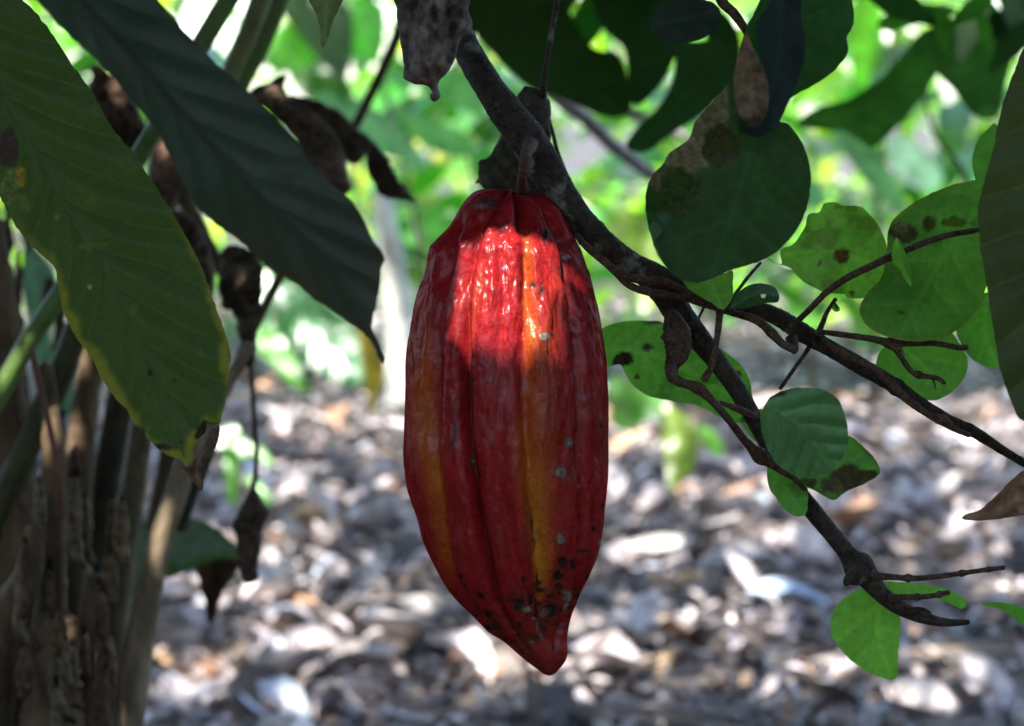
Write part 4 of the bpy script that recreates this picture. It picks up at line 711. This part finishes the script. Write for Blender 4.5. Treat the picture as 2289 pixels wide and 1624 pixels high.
# seedling with broad leaves just left of the pod
sd = empty('young_plant', groundpt(np.array([690.]), np.array([930.]))[0]*[1, 1, 0], 'young plant with a broad green leaf and a drooping yellow one, left of the pod', 'plant')
def sl_(out, d, **k): k.setdefault('base', (.045, .15, .035)); return wleaf(out, d, parent=sd, **k)
sl_([(585, 610), (640, 640), (700, 665), (760, 705), (800, 745), (815, 800), (822, 850), (790, 865), (740, 850), (690, 820), (640, 790), (600, 760), (580, 700)], 3.0, mid=[(590, 620), (700, 740), (815, 855)], base=(.03, .15, .055), vein=(60, .8, .4), gy=-.5, label='broad green leaf')
sl_([(560, 740), (600, 730), (640, 770), (670, 820), (690, 860), (680, 885), (640, 850), (600, 810), (570, 780)], 2.9, mid=[(570, 745), (685, 880)], base=(.06, .2, .025), gy=-.4)
sl_([(800, 730), (830, 745), (855, 790), (862, 830), (850, 870), (845, 905), (835, 928), (825, 900), (815, 850), (805, 790)], 2.95, mid=[(810, 740), (838, 925)], base=(.17, .105, .018), fold=.2, label='drooping yellow leaf')
sl_([(590, 570), (640, 620), (660, 660), (620, 650), (585, 620)], 3.1, base=(.04, .17, .06))
tube('stem', [(700, 500, 3.05, 8), (690, 640, 3.05, 8), (700, 760, 3.05, 9), (690, 930, 3.05, 9)], BS, sd, seg=8, step=10)
s2 = empty('seedling', groundpt(np.array([520.]), np.array([1140.]))[0]*[1, 1, 0], 'small bright green seedling rising from the litter beside the dangling dead leaf', 'seedling')
for out, mid in [([(482, 1000), (495, 960), (525, 950), (545, 985), (550, 1030), (530, 1010), (505, 1000)], [(485, 995), (548, 1025)]), ([(500, 1010), (520, 1005), (535, 1050), (530, 1100), (520, 1130), (505, 1080)], [(505, 1010), (520, 1125)]),
                 ([(550, 990), (580, 995), (600, 1020), (612, 1040), (580, 1030), (555, 1010)], [(552, 995), (610, 1038)]), ([(545, 1060), (580, 1080), (610, 1115), (600, 1125), (565, 1100)], [(548, 1062), (604, 1120)])]:
    wleaf(out, 2.9, mid=mid, parent=s2, base=(.07, .24, .025), sp=9, gy=-.5)
tube('stem', [(528, 1000, 2.9, 6), (532, 1080, 2.9, 7), (528, 1150, 2.9, 7)], GS, s2, seg=8, step=8)
s3 = empty('young_plant', groundpt(np.array([1450.]), np.array([930.]))[0]*[1, 1, 0], 'young plant with pale yellow green hanging leaves between the pod and the branch', 'plant')
for out, mid, bc in [([(1362, 845), (1400, 850), (1450, 870), (1485, 900), (1470, 930), (1430, 950), (1395, 965), (1370, 940)], [(1365, 855), (1480, 900)], (.06, .17, .035)), ([(1480, 905), (1515, 915), (1550, 950), (1562, 1000), (1548, 1050), (1520, 1075), (1500, 1100), (1490, 1060), (1482, 1000), (1475, 950)], [(1495, 910), (1520, 1000), (1498, 1095)], (.13, .18, .04)),
                      ([(1560, 950), (1600, 970), (1620, 1010), (1600, 1020), (1570, 990)], [(1562, 955), (1612, 1012)], (.12, .28, .06)), ([(1350, 500), (1420, 470), (1470, 560), (1480, 660), (1440, 700), (1390, 620)], [(1400, 480), (1445, 690)], (.14, .2, .04))]:
    wleaf(out, 3.1, mid=mid, parent=s3, base=bc, gy=-.4)
tube('stem', [(1440, 480, 3.15, 8), (1470, 700, 3.15, 8), (1500, 880, 3.15, 9), (1480, 1000, 3.15, 9)], BS, s3, seg=8, step=10)
# named broad leaves hanging in the middle distance
mg = empty('cacao_sapling', groundpt(np.array([1000.]), np.array([960.]))[0]*[1, 1, 0], 'cacao sapling with broad teal-sheened and bright green leaves, upper middle left of the branch', 'sapling')  # teal leaf colours have the sky's sheen painted in
for out, mid, bc in [([(700, 215), (760, 205), (830, 240), (880, 270), (935, 330), (960, 370), (920, 360), (860, 350), (790, 330), (740, 290), (705, 250)], [(702, 220), (955, 365)], (.05, .15, .09)), ([(880, 245), (960, 270), (1040, 300), (1070, 340), (1010, 350), (940, 320)], [(885, 250), (1068, 338)], (.05, .17, .07)),
                     ([(770, 0), (850, 10), (860, 80), (840, 140), (790, 130), (765, 80)], [(800, 0), (840, 138)], (.05, .26, .03)), ([(580, 60), (650, 55), (700, 90), (710, 130), (660, 160), (600, 150)], [(585, 60), (705, 130)], (.08, .28, .03)), ([(930, 190), (1010, 150), (1080, 190), (1100, 250), (1020, 240)], [(935, 195), (1095, 245)], (.04, .15, .05)),
                     ([(940, 480), (1010, 470), (1060, 520), (1020, 580), (960, 560)], [(945, 485), (1050, 570)], (.05, .2, .03)), ([(640, 120), (720, 130), (790, 200), (770, 260), (700, 230), (650, 180)], [(642, 122), (780, 250)], (.018, .07, .012)), ([(620, 0), (690, -20), (770, 0), (790, 80), (770, 180), (720, 140), (660, 70)], [(700, -20), (770, 175)], (.016, .05, .012))]:
    leaf('leaf', out, 3.4+.25*random.random(), mid=mid, parent=mg, base=bc, sp=16, mat='leaf_far', gy=-.3, vein=(45, .8, .3))
tube('stem', [(800, -60, 3.6, 9), (860, 200, 3.6, 10), (930, 500, 3.6, 11), (1000, 900, 3.6, 12), (1010, 990, 3.6, 12)], BS, mg, seg=8, step=14)
ms = empty('cacao_sapling', groundpt(np.array([1950.]), np.array([950.]))[0]*[1, 1, 0], 'sapling with pale glossy leaves and dark upper leaves at the upper right', 'sapling')  # the paler bluish leaf colours include the sky's reflection
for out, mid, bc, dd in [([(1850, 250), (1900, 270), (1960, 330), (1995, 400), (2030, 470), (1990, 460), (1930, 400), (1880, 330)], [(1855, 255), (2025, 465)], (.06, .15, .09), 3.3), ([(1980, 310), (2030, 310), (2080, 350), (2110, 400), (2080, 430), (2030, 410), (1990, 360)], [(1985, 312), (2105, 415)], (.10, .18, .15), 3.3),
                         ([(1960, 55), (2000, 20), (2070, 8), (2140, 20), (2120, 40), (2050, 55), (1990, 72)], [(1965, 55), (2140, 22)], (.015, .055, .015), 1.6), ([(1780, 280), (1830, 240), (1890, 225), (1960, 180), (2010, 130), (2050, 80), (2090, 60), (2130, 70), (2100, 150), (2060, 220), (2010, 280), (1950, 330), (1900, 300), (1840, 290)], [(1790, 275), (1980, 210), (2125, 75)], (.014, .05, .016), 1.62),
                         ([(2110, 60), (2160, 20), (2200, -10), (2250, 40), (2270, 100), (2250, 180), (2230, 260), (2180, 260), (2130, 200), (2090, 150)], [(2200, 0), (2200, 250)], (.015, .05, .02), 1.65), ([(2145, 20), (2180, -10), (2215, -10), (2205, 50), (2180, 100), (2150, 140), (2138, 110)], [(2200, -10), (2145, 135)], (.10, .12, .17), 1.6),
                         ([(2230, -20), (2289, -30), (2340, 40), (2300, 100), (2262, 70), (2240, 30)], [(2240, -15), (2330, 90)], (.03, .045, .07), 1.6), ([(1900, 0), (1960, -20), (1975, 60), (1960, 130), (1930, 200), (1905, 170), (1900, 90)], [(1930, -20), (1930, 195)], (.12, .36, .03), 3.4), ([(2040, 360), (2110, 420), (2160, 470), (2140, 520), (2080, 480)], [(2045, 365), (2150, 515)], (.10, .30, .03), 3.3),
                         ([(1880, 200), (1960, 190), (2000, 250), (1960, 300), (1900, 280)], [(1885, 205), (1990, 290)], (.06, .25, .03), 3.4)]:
    leaf('leaf', out, dd, mid=mid, parent=ms, base=bc, sp=14, mat='leaf_far', gy=-.25, vein=(45, .8, .3))
tube('stem', [(2000, -60, 3.45, 9), (1990, 200, 3.45, 10), (1960, 500, 3.45, 11), (1950, 960, 3.45, 12)], BS, ms, seg=8, step=14)
ov = empty('cacao_branch', P(1700, -500, 1.6), 'shaded dark leafy branch hanging across the top right, out of focus', 'tree branch')
tube('stem', [(2500, -420, 1.6, 14), (2200, -200, 1.6, 12), (1900, -90, 1.6, 10), (1600, -60, 1.6, 9), (1300, -80, 1.6, 8), (1050, -120, 1.6, 6)], M['brown'], ov, seg=8, step=14)
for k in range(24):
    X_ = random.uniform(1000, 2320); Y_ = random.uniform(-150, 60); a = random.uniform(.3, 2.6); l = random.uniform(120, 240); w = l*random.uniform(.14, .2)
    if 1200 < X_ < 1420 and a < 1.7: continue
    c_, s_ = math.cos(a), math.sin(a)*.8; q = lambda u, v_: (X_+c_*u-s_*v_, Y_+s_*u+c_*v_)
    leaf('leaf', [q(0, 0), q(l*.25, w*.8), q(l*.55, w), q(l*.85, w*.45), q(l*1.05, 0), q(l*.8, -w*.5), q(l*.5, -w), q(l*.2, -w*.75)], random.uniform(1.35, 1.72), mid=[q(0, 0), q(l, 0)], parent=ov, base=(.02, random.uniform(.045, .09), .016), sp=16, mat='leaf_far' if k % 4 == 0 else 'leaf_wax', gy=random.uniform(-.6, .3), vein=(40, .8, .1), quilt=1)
rows = [
    (1120, 905, .9, 60, (.14, .24), (.055, .19, .03), 'leafy green shrub on the ground line directly behind the pod'),
    (1590, 900, .8, 55, (.12, .24), (.06, .20, .03), 'bright shrub on the ground line just right of the pod, between pod and round leaves'),
    (820, 895, .7, 45, (.12, .22), (.045, .17, .04), 'low sunlit shrub above the white patch of litter left of the pod'),
    (1820, 905, .55, 35, (.10, .20), (.08, .22, .04), 'low shrub below the round green vine leaves on the right'),
    (2120, 895, .9, 60, (.14, .26), (.07, .20, .03), 'shrub at the far right behind the olive edge leaf'),
    (420, 895, .9, 50, (.14, .26), (.04, .13, .03), 'dark shrub behind the cane clump on the left'),
]
for k, (X, Y, h, nl, Lr, bc, lab) in enumerate(rows): plant('shrub', lab, 'shrub', X, Y, h, nl, Lr, bc, seed=k)
# continuous undergrowth further back
N = 10500; yy = 5.6+RNG.random(N)**1.1*6.5; xx = (RNG.random(N)-.5)*2*(1.6+yy*.36); zz = RNG.random(N)**1.05*(.7+.14*yy)
pos = np.stack([xx, yy, zz+.03], 1); dens = fbm(xx*1.6, yy*.9, zz*1.9, 3)
# gaps where the open sky shows through
r_ = pos-CAM; dep = r_@FWD; px = (r_@RT)/dep/K+W/2; py = H/2-(r_@UP)/dep/K
keep = dens > -.03+.08*sstep(.8, 1.4, zz)
for gx_, gy_, gr in [(415, 45, 75), (865, 600, 30), (880, 500, 30), (1305, 305, 40), (1410, 275, 28), (1270, 50, 20), (860, 130, 20), (885, 185, 18), (1340, 640, 25)]: keep &= np.hypot(px-gx_, py-gy_) > gr
pos = pos[keep]; n_ = len(pos); dr = rdir(n_, -.75, .3); nr = np.tile([0, -.3, 1.0], (n_, 1))+RNG.normal(0, .45, (n_, 3)); Ls = RNG.uniform(.08, .24, n_)
V, F, C = leaf_batch(pos, dr, nr, Ls, Ls*RNG.uniform(.15, .24, n_), RNG.uniform(.1, .6, n_), gcols(n_, (.12, .25, .036), .6, .16), nu=5)
tag(mesh_obj('undergrowth', V, F, M['leaf_far'], None, C), kind='stuff')
N = 5200; yy = RNG.uniform(12, 16.5, N); xx = (RNG.random(N)-.5)*2*(2+yy*.36); zz = RNG.random(N)*4.2
pos = np.stack([xx, yy, zz], 1); r_ = pos-CAM; dep = r_@FWD; px = (r_@RT)/dep/K+W/2; py = H/2-(r_@UP)/dep/K
keep = (fbm(xx*1.1, yy*.6, zz*1.4, 3) > -.06+.1*sstep(1.2, 3, zz)) & (np.hypot(px-415, py-45) > 75)
pos = pos[keep]; n_ = len(pos); Ls = RNG.uniform(.2, .42, n_); nr = np.tile([0, -.3, 1.0], (n_, 1))+RNG.normal(0, .45, (n_, 3))
V, F, C = leaf_batch(pos, rdir(n_, -.75, .3), nr, Ls, Ls*RNG.uniform(.18, .26, n_), RNG.uniform(.1, .6, n_), gcols(n_, (.035, .085, .015), .5, .05), nu=4)  # dark leaf colour put in so this layer reads as deep shade
tag(mesh_obj('far_trees', V, F, M['leaf_far'], None, C), kind='stuff')

# ================================================================== TREE CROWNS OVERHEAD (unseen, leaves laid out to shade the place)
e1 = np.cross([0, 0, 1.0], SUN); e1 /= np.linalg.norm(e1); e2 = np.cross(SUN, e1)
def sunpl(p): return np.stack([p@e1, p@e2], -1)
class Shade:
    def __init__(s, pts, cell, pad=.1):
        q = sunpl(pts); s.c = cell; s.o = q.min(0)-pad; s.n = np.ceil((q.max(0)-q.min(0)+2*pad)/cell).astype(int)+1
        s.need = np.zeros(s.n, bool); s.lit = np.zeros(s.n, bool); s.mark(s.need, pts)
    def mark(s, a, pts, grow=1):
        ij = ((sunpl(pts)-s.o)/s.c).astype(int)
        for dx in range(-grow, grow+1):
            for dy in range(-grow, grow+1):
                k = ij+[dx, dy]; k = k[((k >= 0) & (k < s.n)).all(1)]; a[k[:, 0], k[:, 1]] = True
    def run(s, Lmax, Lmin, asp, tries=14, limit=6000):
        """greedily cover what must be shaded with leaves that leave the sunlit gaps open"""
        un = s.need & ~s.lit; out = []; fails = 0; blocked = s.lit
        cells = np.argwhere(un); RNG.shuffle(cells)
        for (ci, cj) in cells:
            if not un[ci, cj] or len(out) > limit: continue
            done = False
            for t in range(tries):
                L_ = Lmax*(Lmin/Lmax)**(t/(tries-1))*RNG.uniform(.85, 1.1); W_ = L_*asp*RNG.uniform(.8, 1.2); a = RNG.uniform(0, np.pi)
                off = RNG.uniform(-.35, .35, 2)*[L_, W_]; ca, sa = math.cos(a), math.sin(a)
                cx_, cy_ = (ci+.5)*s.c+ca*off[0]-sa*off[1], (cj+.5)*s.c+sa*off[0]+ca*off[1]
                i0, i1 = max(0, int((cx_-L_)/s.c)), min(s.n[0], int((cx_+L_)/s.c)+2); j0, j1 = max(0, int((cy_-L_)/s.c)), min(s.n[1], int((cy_+L_)/s.c)+2)
                I, J = np.mgrid[i0:i1, j0:j1]; dx = (I+.5)*s.c-cx_; dy = (J+.5)*s.c-cy_
                u = (dx*ca+dy*sa)/(L_/2); v_ = (-dx*sa+dy*ca)/(W_/2); q = np.abs(u)**1.8+np.abs(v_)**1.8
                if (blocked[i0:i1, j0:j1] & (q < 1.0)).any(): continue
                un[i0:i1, j0:j1] &= ~(q < .72); out.append((cx_+s.o[0], cy_+s.o[1], a, L_, W_)); done = True; break
        return np.array(out)
def shade_leaves(o, zlo, zhi, tilt=.12):
    n_ = len(o); z = RNG.uniform(zlo, zhi, n_); base = o[:, :1]*e1+o[:, 1:2]*e2; t = (z-base[:, 2])/SUN[2]; c = base+SUN*t[:, None]
    d_ = np.cos(o[:, 2])[:, None]*e1+np.sin(o[:, 2])[:, None]*e2; nr = SUN+RNG.normal(0, tilt, (n_, 3))
    return leaf_batch(c-d_*o[:, 3:4]/2, d_, nr, o[:, 3], o[:, 4]/2, RNG.uniform(.0, .12, n_), gcols(n_, (.04, .09, .02), .3, .05), nu=6)
# --- near crown: unseen leaves added to shade the foreground but for a few sun flecks
S_ = 60000
vx, vy, vd = RNG.uniform(-150, 2450, S_), RNG.uniform(-120, 1750, S_), RNG.uniform(.58, 1.5, S_)
vd[40000:] = RNG.uniform(1.4, 1.75, 20000); vy[40000:] = RNG.uniform(-120, 330, 20000)
near = Shade(P(vx, vy, vd), .006, .05)
def litpoly(sh, poly, d, n=3000, grow=0):
    poly = np.array(poly, float); x0, y0 = poly.min(0); x1, y1 = poly.max(0); q = np.stack([RNG.uniform(x0, x1, n), RNG.uniform(y0, y1, n)], 1); q = q[inside(poly, q)]; sh.mark(sh.lit, P(q[:, 0], q[:, 1], np.full(len(q), d)), grow)
litpoly(near, [(1066, 500), (1096, 462), (1165, 460), (1212, 480), (1240, 550), (1238, 640), (1222, 730), (1205, 800), (1150, 812), (1060, 790), (1000, 745), (985, 690), (1000, 620), (1040, 560)], .712)
litpoly(near, [(8, 850), (20, 800), (62, 770), (80, 790), (60, 840), (20, 880)], 1.034)
litpoly(near, [(350, 1230), (362, 1170), (380, 1120), (392, 1140), (376, 1230), (360, 1250)], 1.053)
litpoly(near, [(255, 180), (270, 185), (275, 230), (262, 235)], 1.195); litpoly(near, [(355, 320), (380, 325), (375, 350), (358, 345)], 1.146); litpoly(near, [(395, 440), (425, 440), (420, 490), (400, 490)], 1.146)
for X_, Y_, w_, h_, dd_ in [(545, 620, 9, 16, 1.11), (262, 985, 8, 14, 1.17), (120, 1330, 8, 14, 1.0), (620, 205, 8, 8, 1.145), (250, 1180, 7, 20, 1.17), (30, 560, 10, 20, 1.09)]: litpoly(near, [(X_-w_, Y_), (X_, Y_-h_), (X_+w_, Y_), (X_, Y_+h_)], dd_)
near_o = np.vstack([near.run(.20, .02, .42, tries=26), near.run(.16, .02, .42, tries=20)])
V, F, C = shade_leaves(near_o, 1.05, 1.5, .06)
# loose upper cover that leaves the sun gaps open
rp_ = np.stack([RNG.uniform(-1.9, 1.9, 4800), RNG.uniform(-.8, .85, 4800), RNG.uniform(1.5, 2.1, 4800)], 1)
def clear_of(sh, p, r):
    q = ((sunpl(p)-sh.o)/sh.c).astype(int); k = int(r/sh.c); ok = np.ones(len(p), bool); L_ = np.argwhere(sh.lit)
    if len(L_) == 0: return ok
    for i in range(len(p)): ok[i] = (np.abs(L_-q[i]).max(1) > k).all()
    return ok
rp_ = rp_[clear_of(near, rp_, .25)]; m_ = len(rp_); Lr_ = RNG.uniform(.14, .24, m_)
vu, fu, cu = leaf_batch(rp_, rdir(m_, -.3, .3), np.tile([0, 0, 1.0], (m_, 1))+RNG.normal(0, .4, (m_, 3)), Lr_, Lr_*.2, RNG.uniform(.1, .3, m_), gcols(m_, (.04, .09, .02), .3, .05), nu=5)
V, F, C = merge([(V, F, C), (vu, fu, cu)])

cr = mesh_obj('crown', V, F, M['canopy'], tree, C)
# --- far crown: unseen leaves added to dapple the light on the litter
gxs, gys = np.meshgrid(np.arange(-2.6, 2.6, .03), np.arange(1.7, 6.0, .03)); gp = np.stack([gxs.ravel(), gys.ravel(), np.full(gxs.size, .02)], 1)
far = Shade(gp, .02, .1)
def litell(X, Y, rx, ry):
    a = RNG.uniform(0, 2*np.pi, 3500); r = np.sqrt(RNG.random(3500)); p = groundpt(X+rx*r*np.cos(a), Y+ry*r*np.sin(a)); far.mark(far.lit, p, 1 if rx > 30 else 0)
for e in [(780, 985, 120, 42), (880, 1010, 70, 48), (690, 960, 50, 20), (1450, 1000, 110, 45), (1400, 985, 80, 38), (2150, 960, 190, 55), (2230, 1030, 150, 45), (1980, 1040, 60, 25), (1690, 1232, 120, 22), (1450, 1290, 50, 14), (720, 1300, 60, 22), (760, 1275, 30, 20), (700, 1140, 60, 14), (1440, 1385, 24, 12), (540, 1540, 36, 12), (840, 1520, 30, 12), (570, 1525, 20, 10), (1650, 1150, 60, 16), (1880, 1130, 50, 18), (1550, 1130, 40, 14), (1100, 900, 600, 14), (1900, 930, 200, 20)]: litell(*e)
for k in range(95):
    Y_ = random.uniform(1230, 1650); r0 = random.uniform(4, 16); litell(random.uniform(330, 2289), Y_, r0*random.uniform(.8, 2.2), r0*.5)
for k in range(200):
    Y_ = 890+730*random.random()**1.1; r0 = random.uniform(5, 20); litell(random.uniform(150, 2289), Y_, r0*random.uniform(.8, 2), r0*.5)
far_o = far.run(.24, .035, .42, tries=16, limit=9000)
V1, F1, C1 = shade_leaves(far_o, 2.5, 3.1)
# loose cover over the shrubs behind and over the sides
def loose(n_, xr, yr, zr, Lr=(.15, .28), th=-.05, sc=1.2):
    p = np.stack([RNG.uniform(*xr, n_), RNG.uniform(*yr, n_), RNG.uniform(*zr, n_)], 1); p = p[fbm(p[:, 0]*sc, p[:, 1]*sc, p[:, 2]*sc, 2) > th]; m_ = len(p)
    Ls = RNG.uniform(*Lr, m_); return leaf_batch(p, rdir(m_, -.5, .3), np.tile([0, 0, 1.0], (m_, 1))+RNG.normal(0, .5, (m_, 3)), Ls, Ls*.2, RNG.uniform(.1, .4, m_), gcols(m_, (.045, .10, .02), .3, .05), nu=5)
V2, F2, C2 = loose(500, (-5, 5), (3.4, 8), (2.7, 3.6), th=.05)
V, F, C = merge([(V1, F1, C1), (V2, F2, C2)])
st_ = empty('added_shade_tree', (-3.6, 2.4, 0), 'added unseen tree to the left, its crown laid out to dapple the litter', 'tree')  # tree added out of view to carry the shading leaves
mesh_obj('crown', V, F, M['canopy'], st_, C)
tr = np.array([(-3.6+.05*math.sin(q*5)+.25*q, 2.4, q*3.0) for q in np.linspace(0, 1, 12)]); tv = np.array([p+(.14-.07*i/11)*np.array([math.cos(a), math.sin(a), 0]) for i, p in enumerate(tr) for a in np.linspace(0, 2*np.pi, 14, endpoint=False)])
mesh_obj('trunk', tv, np.array([(i*14+j, i*14+(j+1) % 14, i*14+14+(j+1) % 14, i*14+14+j) for i in range(11) for j in range(14)]), M['brown'], st_)
# unseen foliage added behind and beside the camera to block sky light
V, F, C = merge([loose(7000, (-3.2, 3.2), (-2.6, -1.5), (.05, 1.7), th=-.3), loose(4500, (-3.2, -2.0), (-1.6, 1.9), (.05, 2.6), th=-.3), loose(4500, (2.0, 3.2), (-1.6, 1.9), (.05, 2.6), th=-.3)])
tag(mesh_obj('sky_blocking_foliage', V, F, M['canopy'], None, C), kind='stuff')
